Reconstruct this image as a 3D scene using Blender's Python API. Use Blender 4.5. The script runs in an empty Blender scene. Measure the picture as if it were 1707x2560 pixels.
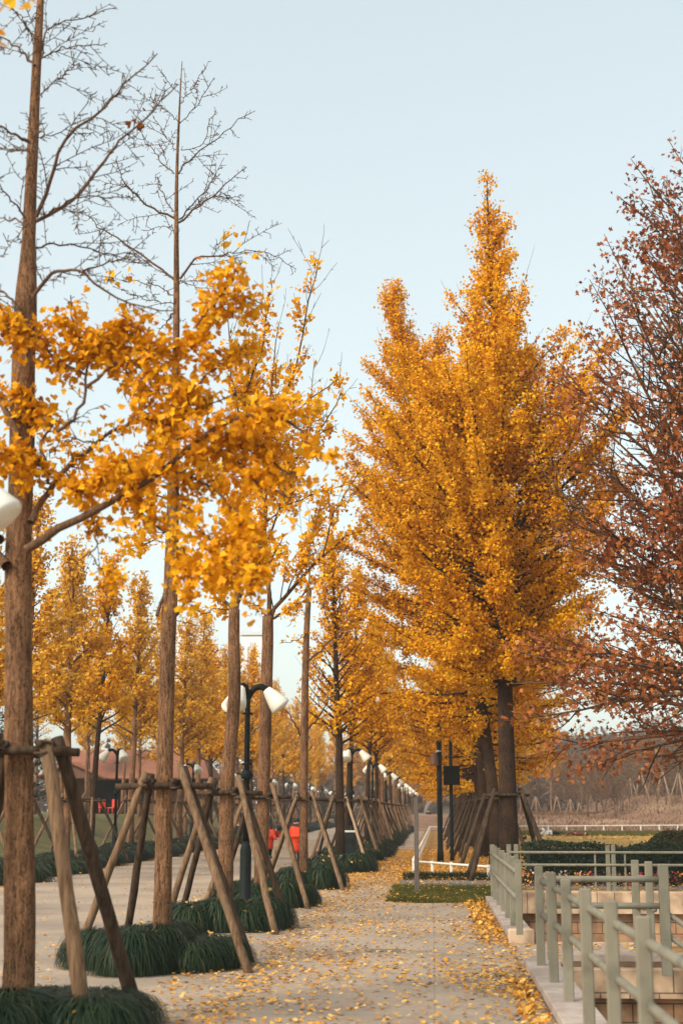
import bpy, math, random
import numpy as np
R = math.radians
scene = bpy.context.scene
COL = scene.collection
np.random.seed(7); random.seed(7)

# ------------------------------------------------------------------ camera, world, sun, exposure
F, W0, H0 = 3600.0, 1707.0, 2560.0
PITCH, YAW, EYE = R(11.69), R(3.534), 1.6
cd = bpy.data.cameras.new('camera'); cam = bpy.data.objects.new('camera', cd); COL.objects.link(cam)
cam.location = (0, 0, EYE); cam.rotation_euler = (R(90) + PITCH, 0, YAW)
cd.sensor_fit = 'HORIZONTAL'; cd.sensor_width = 24; cd.lens = 24 * F / W0
cd.clip_start = 0.1; cd.clip_end = 5000
cd.dof.use_dof = True; cd.dof.focus_distance = 24; cd.dof.aperture_fstop = 2.1
scene.camera = cam
world = bpy.data.worlds.new('World'); scene.world = world; world.use_nodes = True
SUN_EL, SUN_AZ = R(38), R(222)
wn = world.node_tree.nodes; wl = world.node_tree.links
sky = wn.new('ShaderNodeTexSky'); sky.sky_type = 'NISHITA'; sky.sun_disc = False
sky.sun_elevation = SUN_EL; sky.sun_rotation = SUN_AZ; sky.dust_density = 3.0; sky.air_density = 1.0; sky.ozone_density = 1.0
hs = wn.new('ShaderNodeHueSaturation'); hs.inputs['Saturation'].default_value = 0.70
gm = wn.new('ShaderNodeGamma'); gm.inputs['Gamma'].default_value = 0.45     # overcast: an even dome
wl.new(sky.outputs[0], hs.inputs['Color']); wl.new(hs.outputs[0], gm.inputs['Color'])
tn = wn.new('ShaderNodeMixRGB'); tn.blend_type = 'MULTIPLY'; tn.inputs[0].default_value = 1; tn.inputs[2].default_value = (1.08, 1.15, 1.07, 1)   # thin cloud
wl.new(gm.outputs[0], tn.inputs[1]); wl.new(tn.outputs[0], wn['Background'].inputs['Color']); wn['Background'].inputs['Strength'].default_value = 0.15
sd = bpy.data.lights.new('sun', 'SUN'); so = bpy.data.objects.new('sun', sd); COL.objects.link(so)
sd.energy = 1.2; sd.angle = R(26); sd.color = (1.0, 0.9, 0.76)
so.rotation_euler = (R(90) - SUN_EL, 0, math.pi - SUN_AZ)
vs = scene.view_settings; vs.view_transform = 'Standard'; vs.look = 'None'; vs.gamma = 1; vs.exposure = 1.75
scene.cycles.max_bounces = 6; scene.cycles.diffuse_bounces = 2; scene.cycles.transmission_bounces = 3
scene.cycles.transparent_max_bounces = 4; scene.cycles.volume_bounces = 1
scene.cycles.use_denoising = True

# ------------------------------------------------------------------ pixel -> place helpers (photo pixels, 1707 x 2560)
cp, sp, cy, sy = math.cos(PITCH), math.sin(PITCH), math.cos(YAW), math.sin(YAW)
def ray(px, py):
    u, v = (px - W0 / 2) / F, -(py - H0 / 2) / F
    f, z = cp - sp * v, sp + cp * v
    return np.array([u * cy - f * sy, u * sy + f * cy, z])
def G(px, py, z=0.0):
    d = ray(px, py); t = (z - EYE) / d[2]; return np.array([d[0] * t, d[1] * t, z])
def PD(px, py, Y):
    d = ray(px, py); t = Y / d[1]; return np.array([d[0] * t, Y, EYE + d[2] * t])
OV = 1707 / 1568.0
def PO(x, y, Y): return PD(x * OV, y * OV, Y)
MPP = lambda Y: Y / 3676.0

# ------------------------------------------------------------------ mesh builder
class MB:
    def __init__(s): s.v = []; s.f = {}; s.n = 0; s.t = []; s.ng = []
    def add(s, v, f, tint=None):
        v = np.asarray(v, float).reshape(-1, 3); f = np.asarray(f, int)
        if len(f): s.f.setdefault(f.shape[1], []).append(f + s.n)
        s.v.append(v); s.n += len(v)
        s.t.append(np.full(len(v), 0.5) if tint is None else np.broadcast_to(tint, (len(v),)).astype(float))
    def box(s, c, sz, rz=0.0, taper=1.0, tint=None):
        x, y, z = np.array(sz) / 2.0
        v = np.array([[-x, -y, -z], [x, -y, -z], [x, y, -z], [-x, y, -z], [-x * taper, -y * taper, z], [x * taper, -y * taper, z], [x * taper, y * taper, z], [-x * taper, y * taper, z]])
        if rz: c_, s_ = math.cos(rz), math.sin(rz); v = v @ np.array([[c_, s_, 0], [-s_, c_, 0], [0, 0, 1]])
        s.add(v + np.array(c), [[0, 3, 2, 1], [4, 5, 6, 7], [0, 1, 5, 4], [1, 2, 6, 5], [2, 3, 7, 6], [3, 0, 4, 7]], tint)
    def bbox(s, c, sz, b=0.01):          # box with chamfered vertical and top edges
        x, y, z = np.array(sz) / 2.0
        def ring(e, zz): return [[-x + e, -y, zz], [x - e, -y, zz], [x, -y + e, zz], [x, y - e, zz], [x - e, y, zz], [-x + e, y, zz], [-x, y - e, zz], [-x, -y + e, zz]]
        def ring2(e, k, zz): return [[a * k[0], b_ * k[1], zz] for a, b_, _ in ring(e, zz)]
        k = ((x - b) / x, (y - b) / y)
        v = np.array(ring(b, -z) + ring(b, z - b) + ring2(b, k, z)) + np.array(c)
        q = [[a + o, (a + 1) % 8 + o, (a + 1) % 8 + 8 + o, a + 8 + o] for o in (0, 8) for a in range(8)]
        n0 = s.n; s.add(v, q); s.ng.append([n0 + 16 + i for i in range(8)]); s.ng.append([n0 + 7 - i for i in range(8)])
    def tube(s, pts, rad, n=6, cap=True, tint=None):
        pts = np.asarray(pts, float); m = len(pts); rad = np.broadcast_to(rad, (m,))
        t = np.gradient(pts, axis=0); t /= np.linalg.norm(t, axis=1)[:, None] + 1e-9
        ref = np.array([0, 0, 1.0]) if abs(t[:, 2]).mean() < .8 else np.array([0, 1.0, 0])
        a = np.cross(t, ref); a /= np.linalg.norm(a, axis=1)[:, None] + 1e-9
        b = np.cross(t, a)
        ang = np.arange(n) * 2 * math.pi / n
        v = pts[:, None, :] + rad[:, None, None] * (np.cos(ang)[None, :, None] * a[:, None, :] + np.sin(ang)[None, :, None] * b[:, None, :])
        i = np.arange(m - 1)[:, None] * n; j = np.arange(n)[None, :]; k = (j + 1) % n
        q = np.stack([(i + j).ravel(), (i + n + j).ravel(), (i + n + k).ravel(), (i + k).ravel()], 1)
        n0 = s.n; s.add(v.reshape(-1, 3), q, tint)
        if cap: s.ng.append([n0 + x for x in range(n)]); s.ng.append([n0 + (m - 1) * n + n - 1 - x for x in range(n)])
    def lathe(s, c, prof, n=20, cap=True):
        prof = np.array(prof); s.tube(np.array([[c[0], c[1], c[2] + z] for r, z in prof]), prof[:, 0], n, cap)
    def poly(s, pts):
        n0 = s.n; s.add(pts, np.zeros((0, 4), int)); s.ng.append([n0 + i for i in range(len(pts))])
    def mesh(s, name, mat, origin=(0, 0, 0), smooth=True):
        v = np.concatenate(s.v) - np.array(origin); tint = np.concatenate(s.t)
        me = bpy.data.meshes.new(name); me.vertices.add(len(v)); me.vertices.foreach_set('co', v.ravel().astype(np.float32))
        li, tot = [], []
        for k, fs in s.f.items():
            f = np.concatenate(fs); li.append(f.ravel()); tot.append(np.full(len(f), k))
        for g in s.ng: li.append(np.array(g)); tot.append(np.array([len(g)]))
        li = np.concatenate(li); tot = np.concatenate(tot)
        st = np.concatenate([[0], np.cumsum(tot)[:-1]])
        me.loops.add(len(li)); me.loops.foreach_set('vertex_index', li.astype(np.int32))
        me.polygons.add(len(tot)); me.polygons.foreach_set('loop_start', st.astype(np.int32)); me.polygons.foreach_set('loop_total', tot.astype(np.int32))
        me.polygons.foreach_set('use_smooth', np.full(len(tot), smooth))
        at = me.attributes.new('tint', 'FLOAT', 'POINT'); at.data.foreach_set('value', tint.astype(np.float32))
        me.update(calc_edges=True)
        if mat: me.materials.append(mat)
        return me

def tag(o, label, cat, group=None):
    o['label'] = label; o['category'] = cat
    if group: o['group'] = group
    return o
def thing(name, label, cat, loc=(0, 0, 0), rz=0, group=None, sc=1):
    o = bpy.data.objects.new(name, None); COL.objects.link(o); o.location = loc; o.rotation_euler = (0, 0, rz); o.scale = (sc, sc, sc)
    o.empty_display_size = .2
    return tag(o, label, cat, group)
def obj(name, mb, mat, parent=None, smooth=True, origin=(0, 0, 0), at=None):
    me = mb if isinstance(mb, bpy.types.Mesh) else mb.mesh(name, mat, origin, smooth)
    o = bpy.data.objects.new(name, me); COL.objects.link(o)
    if parent: o.parent = parent
    if at is not None: o.location = at
    return o
def struct(name, mb, mat, smooth=False, kind='structure'):
    o = obj(name, mb, mat, None, smooth); o['kind'] = kind; return o
def dup(root, loc, rz=0, sc=None, label=None, group=None):
    def rec(o, par):
        c = o.copy(); COL.objects.link(c)
        if par: c.parent = par
        for k in [x for x in KIDS[o.name]]: rec(k, c)
        return c
    if root.name not in KIDS: index(root)
    r = rec(root, None); r.location = loc; r.rotation_euler = (0, 0, rz)
    if sc: r.scale = (sc, sc, sc) if np.isscalar(sc) else sc
    if label: r['label'] = label
    if group: r['group'] = group
    return r
KIDS = {}
def index(o):
    KIDS[o.name] = list(o.children)
    for c in KIDS[o.name]: index(c)

# ------------------------------------------------------------------ materials
def mat(name, col, rough=.8, col2=None, scale=(5, 5, 5), bump=0, detail=4, lo=.35, hi=.65, spec=.3, metal=0, coords='Object', bscale=None, third=None):
    m = bpy.data.materials.new(name); m.use_nodes = True; nt = m.node_tree; N, L = nt.nodes, nt.links; b = N['Principled BSDF']
    b.inputs['Base Color'].default_value = (*col, 1); b.inputs['Roughness'].default_value = rough
    b.inputs['Specular IOR Level'].default_value = spec; b.inputs['Metallic'].default_value = metal
    tc = N.new('ShaderNodeTexCoord'); mp = N.new('ShaderNodeMapping'); mp.inputs['Scale'].default_value = scale
    L.new(tc.outputs[coords], mp.inputs[0])
    if col2 is not None:
        no = N.new('ShaderNodeTexNoise'); no.inputs['Scale'].default_value = 1; no.inputs['Detail'].default_value = detail; no.inputs['Roughness'].default_value = .65
        L.new(mp.outputs[0], no.inputs['Vector'])
        rp = N.new('ShaderNodeValToRGB'); rp.color_ramp.elements[0].position = lo; rp.color_ramp.elements[1].position = hi
        rp.color_ramp.elements[0].color = (*col, 1); rp.color_ramp.elements[1].color = (*col2, 1)
        L.new(no.outputs['Fac'], rp.inputs[0]); out = rp.outputs[0]
        if third is not None:            # wide slow patches of a third colour
            n2 = N.new('ShaderNodeTexNoise'); n2.inputs['Scale'].default_value = third[1]; n2.inputs['Detail'].default_value = 5
            L.new(tc.outputs[coords], n2.inputs['Vector'])
            r2 = N.new('ShaderNodeValToRGB'); r2.color_ramp.elements[0].position = third[2]; r2.color_ramp.elements[1].position = third[3]
            L.new(n2.outputs['Fac'], r2.inputs[0]); mx = N.new('ShaderNodeMix'); mx.data_type = 'RGBA'
            L.new(r2.outputs[0], mx.inputs[0]); L.new(out, mx.inputs[6]); mx.inputs[7].default_value = (*third[0], 1); out = mx.outputs[2]
        L.new(out, b.inputs['Base Color'])
        if bump:
            bp = N.new('ShaderNodeBump'); bp.inputs['Strength'].default_value = bump; bp.inputs['Distance'].default_value = .02
            L.new(no.outputs['Fac'], bp.inputs['Height']); L.new(bp.outputs[0], b.inputs['Normal'])
    return m
def bark(name, lite, dark, twig, sxy=34, sz=3.0, bump=1.0):
    m = bpy.data.materials.new(name); m.use_nodes = True; nt = m.node_tree; N, L = nt.nodes, nt.links; b = N['Principled BSDF']
    b.inputs['Roughness'].default_value = .92; b.inputs['Specular IOR Level'].default_value = .15
    tc = N.new('ShaderNodeTexCoord'); mp = N.new('ShaderNodeMapping'); mp.inputs['Scale'].default_value = (sxy, sxy, sz)
    wob = N.new('ShaderNodeTexNoise'); wob.inputs['Scale'].default_value = 6; L.new(tc.outputs['Object'], wob.inputs['Vector'])
    ad = N.new('ShaderNodeMixRGB'); ad.blend_type = 'ADD'; ad.inputs[0].default_value = .06; L.new(tc.outputs['Object'], ad.inputs[1]); L.new(wob.outputs['Color'], ad.inputs[2])
    L.new(ad.outputs[0], mp.inputs[0])
    vo = N.new('ShaderNodeTexVoronoi'); vo.feature = 'DISTANCE_TO_EDGE'; L.new(mp.outputs[0], vo.inputs['Vector'])
    no = N.new('ShaderNodeTexNoise'); no.inputs['Detail'].default_value = 6; no.inputs['Roughness'].default_value = .7; no.inputs['Scale'].default_value = 1.6; L.new(mp.outputs[0], no.inputs['Vector'])
    mu = N.new('ShaderNodeMath'); mu.operation = 'MULTIPLY_ADD'; L.new(vo.outputs['Distance'], mu.inputs[0]); mu.inputs[1].default_value = .9; L.new(no.outputs['Fac'], mu.inputs[2])
    rp = N.new('ShaderNodeValToRGB'); e = rp.color_ramp.elements; e[0].position = .46; e[0].color = (*dark, 1); e[1].position = .80; e[1].color = (*lite, 1)
    mid = rp.color_ramp.elements.new(.60); mid.color = (*[(a * .55 + c * .45) for a, c in zip(lite, dark)], 1)
    L.new(mu.outputs[0], rp.inputs[0])
    big = N.new('ShaderNodeTexNoise'); big.inputs['Scale'].default_value = 2.2; big.inputs['Detail'].default_value = 4; L.new(tc.outputs['Object'], big.inputs['Vector'])
    hv = N.new('ShaderNodeHueSaturation'); mr = N.new('ShaderNodeMapRange'); mr.inputs['From Min'].default_value = .3; mr.inputs['From Max'].default_value = .7
    mr.inputs['To Min'].default_value = .62; mr.inputs['To Max'].default_value = 1.25; L.new(big.outputs['Fac'], mr.inputs[0]); L.new(mr.outputs[0], hv.inputs['Value'])
    L.new(rp.outputs[0], hv.inputs['Color'])
    at = N.new('ShaderNodeAttribute'); at.attribute_name = 'tint'; tm = N.new('ShaderNodeMix'); tm.data_type = 'RGBA'
    L.new(at.outputs['Fac'], tm.inputs[0]); L.new(hv.outputs[0], tm.inputs[6]); tm.inputs[7].default_value = (*twig, 1); L.new(tm.outputs[2], b.inputs['Base Color'])
    bp = N.new('ShaderNodeBump'); bp.inputs['Strength'].default_value = bump; bp.inputs['Distance'].default_value = .02
    L.new(mu.outputs[0], bp.inputs['Height']); L.new(bp.outputs[0], b.inputs['Normal'])
    return m
def leafmat(name, cols, trans=.32, rough=.55):
    m = bpy.data.materials.new(name); m.use_nodes = True; nt = m.node_tree; N, L = nt.nodes, nt.links; b = N['Principled BSDF']
    at = N.new('ShaderNodeAttribute'); at.attribute_name = 'tint'
    rp = N.new('ShaderNodeValToRGB'); e = rp.color_ramp.elements
    e[0].position = 0; e[0].color = (*cols[0], 1); e[1].position = 1; e[1].color = (*cols[-1], 1)
    for i, c in enumerate(cols[1:-1]): x = e.new((i + 1) / (len(cols) - 1)); x.color = (*c, 1)
    L.new(at.outputs['Fac'], rp.inputs[0]); L.new(rp.outputs[0], b.inputs['Base Color'])
    b.inputs['Roughness'].default_value = rough; b.inputs['Specular IOR Level'].default_value = .12
    if trans:
        tr = N.new('ShaderNodeBsdfTranslucent'); L.new(rp.outputs[0], tr.inputs['Color'])
        mx = N.new('ShaderNodeMixShader'); mx.inputs[0].default_value = trans
        L.new(b.outputs[0], mx.inputs[1]); L.new(tr.outputs[0], mx.inputs[2]); L.new(mx.outputs[0], N['Material Output'].inputs['Surface'])
    return m
GOLD = [(.32, .098, .004), (.66, .262, .005), (.86, .405, .008), (.92, .51, .016), (.93, .61, .06)]
M = dict(
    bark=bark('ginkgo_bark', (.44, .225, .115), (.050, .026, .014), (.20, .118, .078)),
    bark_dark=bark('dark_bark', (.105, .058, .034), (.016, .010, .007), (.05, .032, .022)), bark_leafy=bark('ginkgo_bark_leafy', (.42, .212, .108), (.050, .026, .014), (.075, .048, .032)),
    twig=mat('twig_bark', (.12, .07, .045), .9, (.24, .15, .10), (9, 9, 9)),
    twig_dark=mat('dark_twig_bark', (.045, .03, .022), .9, (.10, .062, .042), (9, 9, 9)),
    gold=leafmat('golden_leaf', GOLD), 
    gold_far=leafmat('golden_leaf_hazed', [(.48, .21, .015), (.72, .355, .025), (.82, .45, .04), (.88, .56, .10)]),  # paler gold: distance haze put into the leaf colour
    rust=leafmat('rust_leaf', [(.08, .027, .013), (.20, .058, .021), (.36, .108, .034), (.52, .18, .05), (.56, .30, .10)], .22),
    fallen=leafmat('fallen_leaf', [(.30, .11, .02), (.55, .23, .03), (.70, .36, .06), (.78, .50, .16)], .1),
    mondo=leafmat('mondo_grass_blade', [(.010, .020, .010), (.015, .029, .015), (.024, .042, .020), (.055, .07, .026), (.16, .12, .05)], .12, .45),
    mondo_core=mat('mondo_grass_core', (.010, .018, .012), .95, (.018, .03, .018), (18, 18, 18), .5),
    grass=leafmat('lawn_blade', [(.04, .052, .012), (.075, .085, .018), (.14, .12, .028), (.34, .20, .05)], .2),
    hedge=leafmat('hedge_leaf', [(.010, .018, .012), (.018, .030, .016), (.028, .042, .02), (.06, .055, .02)], .1),
    shrub=leafmat('shrub_leaf', [(.025, .03, .014), (.05, .05, .018), (.085, .07, .025), (.13, .10, .04)], .15),
    conifer=leafmat('conifer_needle', [(.010, .022, .018), (.018, .035, .026), (.03, .05, .035)], .1),
    stake=mat('stake_timber', (.095, .053, .029), .92, (.26, .162, .095), (26, 26, 1.6), .6, 7, lo=.36, hi=.62, spec=.1, third=((.16, .10, .06), 2.5, .5, .7)),
    stake_dark=mat('dark_stake_timber', (.030, .020, .014), .92, (.095, .060, .038), (26, 26, 1.6), .6, 7, lo=.36, hi=.64, spec=.1),
    stake_pale=mat('pale_stake_timber', (.30, .19, .12), .9, (.42, .29, .19), (10, 10, 2), .3),
    rope=mat('coir_rope', (.055, .036, .024), .95, (.12, .08, .05), (60, 60, 60), .8),
    black=mat('black_lamp_paint', (.006, .009, .009), .6, (.011, .015, .014), (6, 6, 6), .1, spec=.12),
    shade=mat('opal_lamp_shade', (.80, .77, .68), .35, (.70, .66, .56), (4, 4, 4), spec=.5),
    paving=mat('concrete_paving', (.35, .26, .19), .92, (.46, .355, .27), (14, 14, 14), .15, 9, spec=.12, third=((.26, .205, .165), .55, .40, .70)),
    asphalt=mat('grey_asphalt', (.135, .115, .10), .92, (.20, .175, .155), (20, 20, 20), .3),
    litter=mat('leaf_litter_ground', (.26, .13, .035), .95, (.52, .26, .05), (12, 12, 12), .8, 8, third=((.16, .085, .04), .5, .45, .7)),
    soil=mat('brown_earth', (.17, .085, .048), .95, (.27, .145, .085), (1.2, 1.2, 1.2), .5, 8, third=((.36, .22, .13), .09, .52, .64)),
    lawn=mat('lawn_ground', (.22, .14, .03), .95, (.44, .25, .055), (.35, .12, 1), .3, 8, third=((.10, .10, .035), .05, .52, .68)),
    stone=mat('tan_coping_stone', (.52, .36, .235), .85, (.66, .48, .33), (3, 3, 3), .15, 8, third=((.40, .26, .17), 1.6, .5, .75)),
    kerb=mat('pink_grey_kerb_stone', (.34, .26, .215), .85, (.46, .375, .325), (6, 6, 6), .12, 8, third=((.25, .175, .135), 1.1, .45, .7)),
    rail=mat('grey_green_rail_paint', (.185, .165, .118), .55, (.24, .215, .158), (7, 7, 2.5), .10, 8, spec=.35, third=((.13, .118, .085), 3.5, .52, .72)),
    white=mat('white_fence_paint', (.74, .70, .63), .6, (.62, .58, .50), (5, 5, 5)),
    post=mat('weathered_grey_post', (.10, .078, .066), .7, (.15, .12, .10), (8, 8, 3), .1),
    roof=mat('terracotta_roof', (.20, .075, .045), .85, (.30, .12, .07), (2, 14, 2), .4),
    timber=mat('red_brown_timber', (.11, .05, .033), .8, (.17, .08, .05), (12, 12, 1.5), .3),
    darkin=mat('painted_interior_shade', (.012, .015, .016), .9),  # shade inside openings, put into a near-black base colour
    tower=mat('hazed_tower_wall', (.74, .75, .74), .8, (.80, .80, .79), (.05, .05, .05)),  # wall paled toward the sky: haze put into the colour
    glass=mat('hazed_tower_glass', (.58, .62, .65), .3, spec=.5),  # lightened as well, haze painted in so the windows contrast less
    skin=mat('skin', (.52, .30, .20), .6), hair=mat('black_hair', (.012, .010, .010), .5),
    orange=mat('orange_red_coat_cloth', (.80, .065, .012), .7, (.62, .04, .010), (14, 14, 14), .5),
    pink=mat('pink_backpack_cloth', (.80, .09, .10), .6, (.66, .05, .07), (12, 12, 12), .4),
    blackc=mat('black_cloth', (.012, .012, .014), .8), whitec=mat('white_cloth', (.72, .70, .66), .8),
    brownc=mat('brown_cloth', (.12, .045, .03), .85), redp=mat('red_plastic', (.62, .06, .03), .4),
    bin=mat('dark_green_bin_paint', (.012, .02, .018), .5), terracotta=mat('brown_lamp_cowl', (.16, .075, .045), .6),
    metal=mat('galvanised_metal', (.42, .42, .40), .45, metal=.6), flowerbed=leafmat('flower_petal', [(.10, .03, .10), (.55, .05, .05), (.80, .30, .02), (.75, .65, .60)], .1),
    wood_far=leafmat('far_wood_foliage', [(.045, .028, .019), (.075, .045, .028), (.105, .062, .038), (.06, .055, .03)], .1),
    wood_green=leafmat('far_wood_evergreen', [(.012, .022, .015), (.022, .032, .02), (.04, .042, .026)], .1),
    hill=mat('hillside', (.10, .075, .05), .95, (.05, .055, .035), (.06, .06, .06), .4),
)
def joints(m, w=3.0, h=2.4):
    N, L = m.node_tree.nodes, m.node_tree.links; b = N['Principled BSDF']; src = b.inputs['Base Color'].links[0].from_socket
    tc = N.new('ShaderNodeTexCoord'); br = N.new('ShaderNodeTexBrick'); br.offset = .0; br.inputs['Scale'].default_value = 1; br.inputs['Brick Width'].default_value = w; br.inputs['Row Height'].default_value = h
    br.inputs['Mortar Size'].default_value = .007; br.inputs['Color1'].default_value = (1, 1, 1, 1); br.inputs['Color2'].default_value = (.95, .95, .94, 1); br.inputs['Mortar'].default_value = (.80, .77, .74, 1)
    L.new(tc.outputs['Object'], br.inputs['Vector']); mx = N.new('ShaderNodeMixRGB'); mx.blend_type = 'MULTIPLY'; mx.inputs[0].default_value = 1
    L.new(src, mx.inputs[1]); L.new(br.outputs['Color'], mx.inputs[2]); L.new(mx.outputs[0], b.inputs['Base Color'])
joints(M['paving'])
def brickmat(name, c1, c2, mortar, sw, sh):
    m = bpy.data.materials.new(name); m.use_nodes = True; N, L = m.node_tree.nodes, m.node_tree.links; b = N['Principled BSDF']
    b.inputs['Roughness'].default_value = .9
    tc = N.new('ShaderNodeTexCoord'); sx = N.new('ShaderNodeSeparateXYZ'); L.new(tc.outputs['Object'], sx.inputs[0])
    ad = N.new('ShaderNodeMath'); ad.operation = 'ADD'; L.new(sx.outputs['X'], ad.inputs[0]); L.new(sx.outputs['Y'], ad.inputs[1])
    cb = N.new('ShaderNodeCombineXYZ'); L.new(ad.outputs[0], cb.inputs['X']); L.new(sx.outputs['Z'], cb.inputs['Y'])
    br = N.new('ShaderNodeTexBrick'); br.inputs['Color1'].default_value = (*c1, 1); br.inputs['Color2'].default_value = (*c2, 1); br.inputs['Mortar'].default_value = (*mortar, 1)
    br.inputs['Scale'].default_value = 1; br.inputs['Brick Width'].default_value = sw; br.inputs['Row Height'].default_value = sh; br.inputs['Mortar Size'].default_value = .008
    L.new(cb.outputs[0], br.inputs['Vector'])
    no = N.new('ShaderNodeTexNoise'); no.inputs['Scale'].default_value = 3.5; no.inputs['Detail'].default_value = 7; L.new(tc.outputs['Object'], no.inputs['Vector'])
    mx = N.new('ShaderNodeMixRGB'); mx.blend_type = 'MULTIPLY'; mx.inputs[0].default_value = .8; L.new(br.outputs['Color'], mx.inputs[1])
    rp = N.new('ShaderNodeValToRGB'); rp.color_ramp.elements[0].position = .35; rp.color_ramp.elements[0].color = (.35, .30, .27, 1); rp.color_ramp.elements[1].position = .65; rp.color_ramp.elements[1].color = (1.15, 1.1, 1.05, 1)
    L.new(no.outputs['Fac'], rp.inputs[0]); L.new(rp.outputs[0], mx.inputs[2]); L.new(mx.outputs[0], b.inputs['Base Color'])
    bp = N.new('ShaderNodeBump'); bp.inputs['Strength'].default_value = .5; bp.inputs['Distance'].default_value = .01; L.new(no.outputs['Fac'], bp.inputs['Height']); L.new(bp.outputs[0], b.inputs['Normal'])
    return m
M['brick'] = brickmat('brown_stone_wall', (.44, .245, .135), (.54, .33, .19), (.13, .08, .05), .42, .19)
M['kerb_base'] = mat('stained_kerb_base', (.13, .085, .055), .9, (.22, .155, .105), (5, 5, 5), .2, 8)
M['block'] = brickmat('tan_stone_block', (.56, .39, .255), (.64, .46, .31), (.20, .13, .09), .30, .60)

# ------------------------------------------------------------------ branches and leaves
def unit(v): return v / (np.linalg.norm(v) + 1e-9)
def spline(ctrl, n):
    c = np.asarray(ctrl, float)
    if len(c) == 2: return c[0] + (c[1] - c[0]) * np.linspace(0, 1, n)[:, None]
    P = np.vstack([2 * c[0] - c[1], c, 2 * c[-1] - c[-2]]); u = np.linspace(0, len(c) - 1 - 1e-6, n); i = u.astype(int); t = (u - i)[:, None]
    p0, p1, p2, p3 = P[i], P[i + 1], P[i + 2], P[i + 3]
    return .5 * ((2 * p1) + (-p0 + p2) * t + (2 * p0 - 5 * p1 + 4 * p2 - p3) * t ** 2 + (-p0 + 3 * p1 - 3 * p2 + p3) * t ** 3)
def grow(rng, p, d, L, n=6, up=.0, wob=.08):
    pts = [np.array(p, float)]; d = unit(np.array(d, float)); st = L / (n - 1)
    for _ in range(n - 1):
        d = unit(d + np.array([0, 0, up]) * st + rng.normal(0, wob, 3)); pts.append(pts[-1] + d * st)
    return np.array(pts)
def along(pts, t):
    t = np.clip(t, 0, .9999); x = t * (len(pts) - 1); i = int(x); f = x - i
    return pts[i] * (1 - f) + pts[i + 1] * f, unit(pts[i + 1] - pts[i])
def plen(pts): return np.linalg.norm(np.diff(pts, axis=0), axis=1).sum()
def side_dir(rng, d, ang):
    r = unit(np.cross(d, rng.normal(0, 1, 3))); return unit(d * math.cos(ang) + r * math.sin(ang))
class Sk:                                # a skeleton: branches with radii, and the shoots that carry leaves
    def __init__(s, seed): s.rng = np.random.default_rng(seed); s.br = []; s.shoot = []; s.spur = []
    def add(s, pts, r0, r1, leaf=None):
        s.br.append((pts, np.linspace(r0, r1, len(pts)) if np.isscalar(r1) else r1))
        if leaf: s.shoot.append((pts, leaf))
    def side(s, pts, r, spacing, lfun, ang=.8, t0=.2, t1=.98, up=.3, leaf=(0., 1.), deep=0, wob=.1, flat=0, rmin=.003):
        rng = s.rng; n = max(1, int(plen(pts) * (t1 - t0) / spacing))
        for k in range(n):
            t = t0 + (t1 - t0) * (k + rng.random()) / n; p, d = along(pts, t)
            L = lfun(t) * rng.uniform(.6, 1.25)
            if L < .05: continue
            dd = side_dir(rng, d, ang * rng.uniform(.7, 1.25)); dd[2] *= (1 - flat)
            q = grow(rng, p, dd, L, 5, up, wob); rr = max(r * (1 - t * .75) * .55, rmin); s.add(q, rr, max(rr * .35, rmin * .6), leaf)
            if deep: s.side(q, rr, spacing * .6, lambda u, L=L: L * .4 * (1.1 - u), ang, .25, .95, up, leaf, deep - 1, wob, flat, rmin)
    def bark_mesh(s, mb, lo=0, hi=9):
        for p, r in s.br:
            m = r[0]
            if lo <= m < hi: mb.tube(p, r, 14 if m > .09 else 7 if m > .035 else 5 if m > .012 else 3, cap=m > .05, tint=0. if m > .045 else .45 if m > .02 else 1.)
    def spurs(s, mb, step=.055, L=.052, rr=.0045, rmax=.02):
        for p, r in s.br:
            if r[0] > rmax * 1.6: continue
            n = int(plen(p) / step)
            for k in range(n):
                a, d = along(p, (k + s.rng.random()) / max(n, 1)); e = side_dir(s.rng, d, 1.0)
                l = L * s.rng.uniform(.5, 1.4); mb.tube(np.array([a, a + e * l * .6, a + e * l]), np.array([rr, rr * .8, rr * .9]), 3, False, 1.)
    def leaf_points(s, per_m, spread, k=1):
        out = []
        for p, (a, b) in s.shoot:
            n = s.rng.poisson(plen(p) * (b - a) * per_m)
            if n: 
                t = s.rng.uniform(a, b, n) * (len(p) - 1); i = np.minimum(t.astype(int), len(p) - 2); f = (t - i)[:, None]
                out.append(p[i] * (1 - f) + p[i + 1] * f)
        P = np.concatenate(out); return P + s.rng.normal(0, spread, P.shape)
FAN = (np.array([[0, 0, 0], [-.5, .62, .07], [-.28, .95, .05], [0, .78, -.03], [.28, .95, .05], [.5, .62, .07]]), [[0, 3, 2, 1], [0, 5, 4, 3]])
KITE = (np.array([[0, 0, 0], [.5, .6, .08], [0, .92, 0], [-.5, .6, .08]]), [[0, 1, 2, 3]])
STAR = (np.array([[0, 0, 0], [.30, .12, .05], [.16, .30, 0], [.55, .45, .1], [.22, .60, 0], [.0, 1.0, -.06], [-.22, .60, 0], [-.55, .45, .1], [-.16, .30, 0], [-.30, .12, .05]]),
        [[0, 1, 2], [2, 3, 4], [4, 5, 6], [6, 7, 8], [8, 9, 0]], [[0, 2, 4], [0, 4, 6], [0, 6, 8]])
BLADE = (np.array([[-.12, 0, 0], [.12, 0, 0], [.03, 1, .2], [-.03, 1, .2]]), [[0, 1, 2, 3]])
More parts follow.
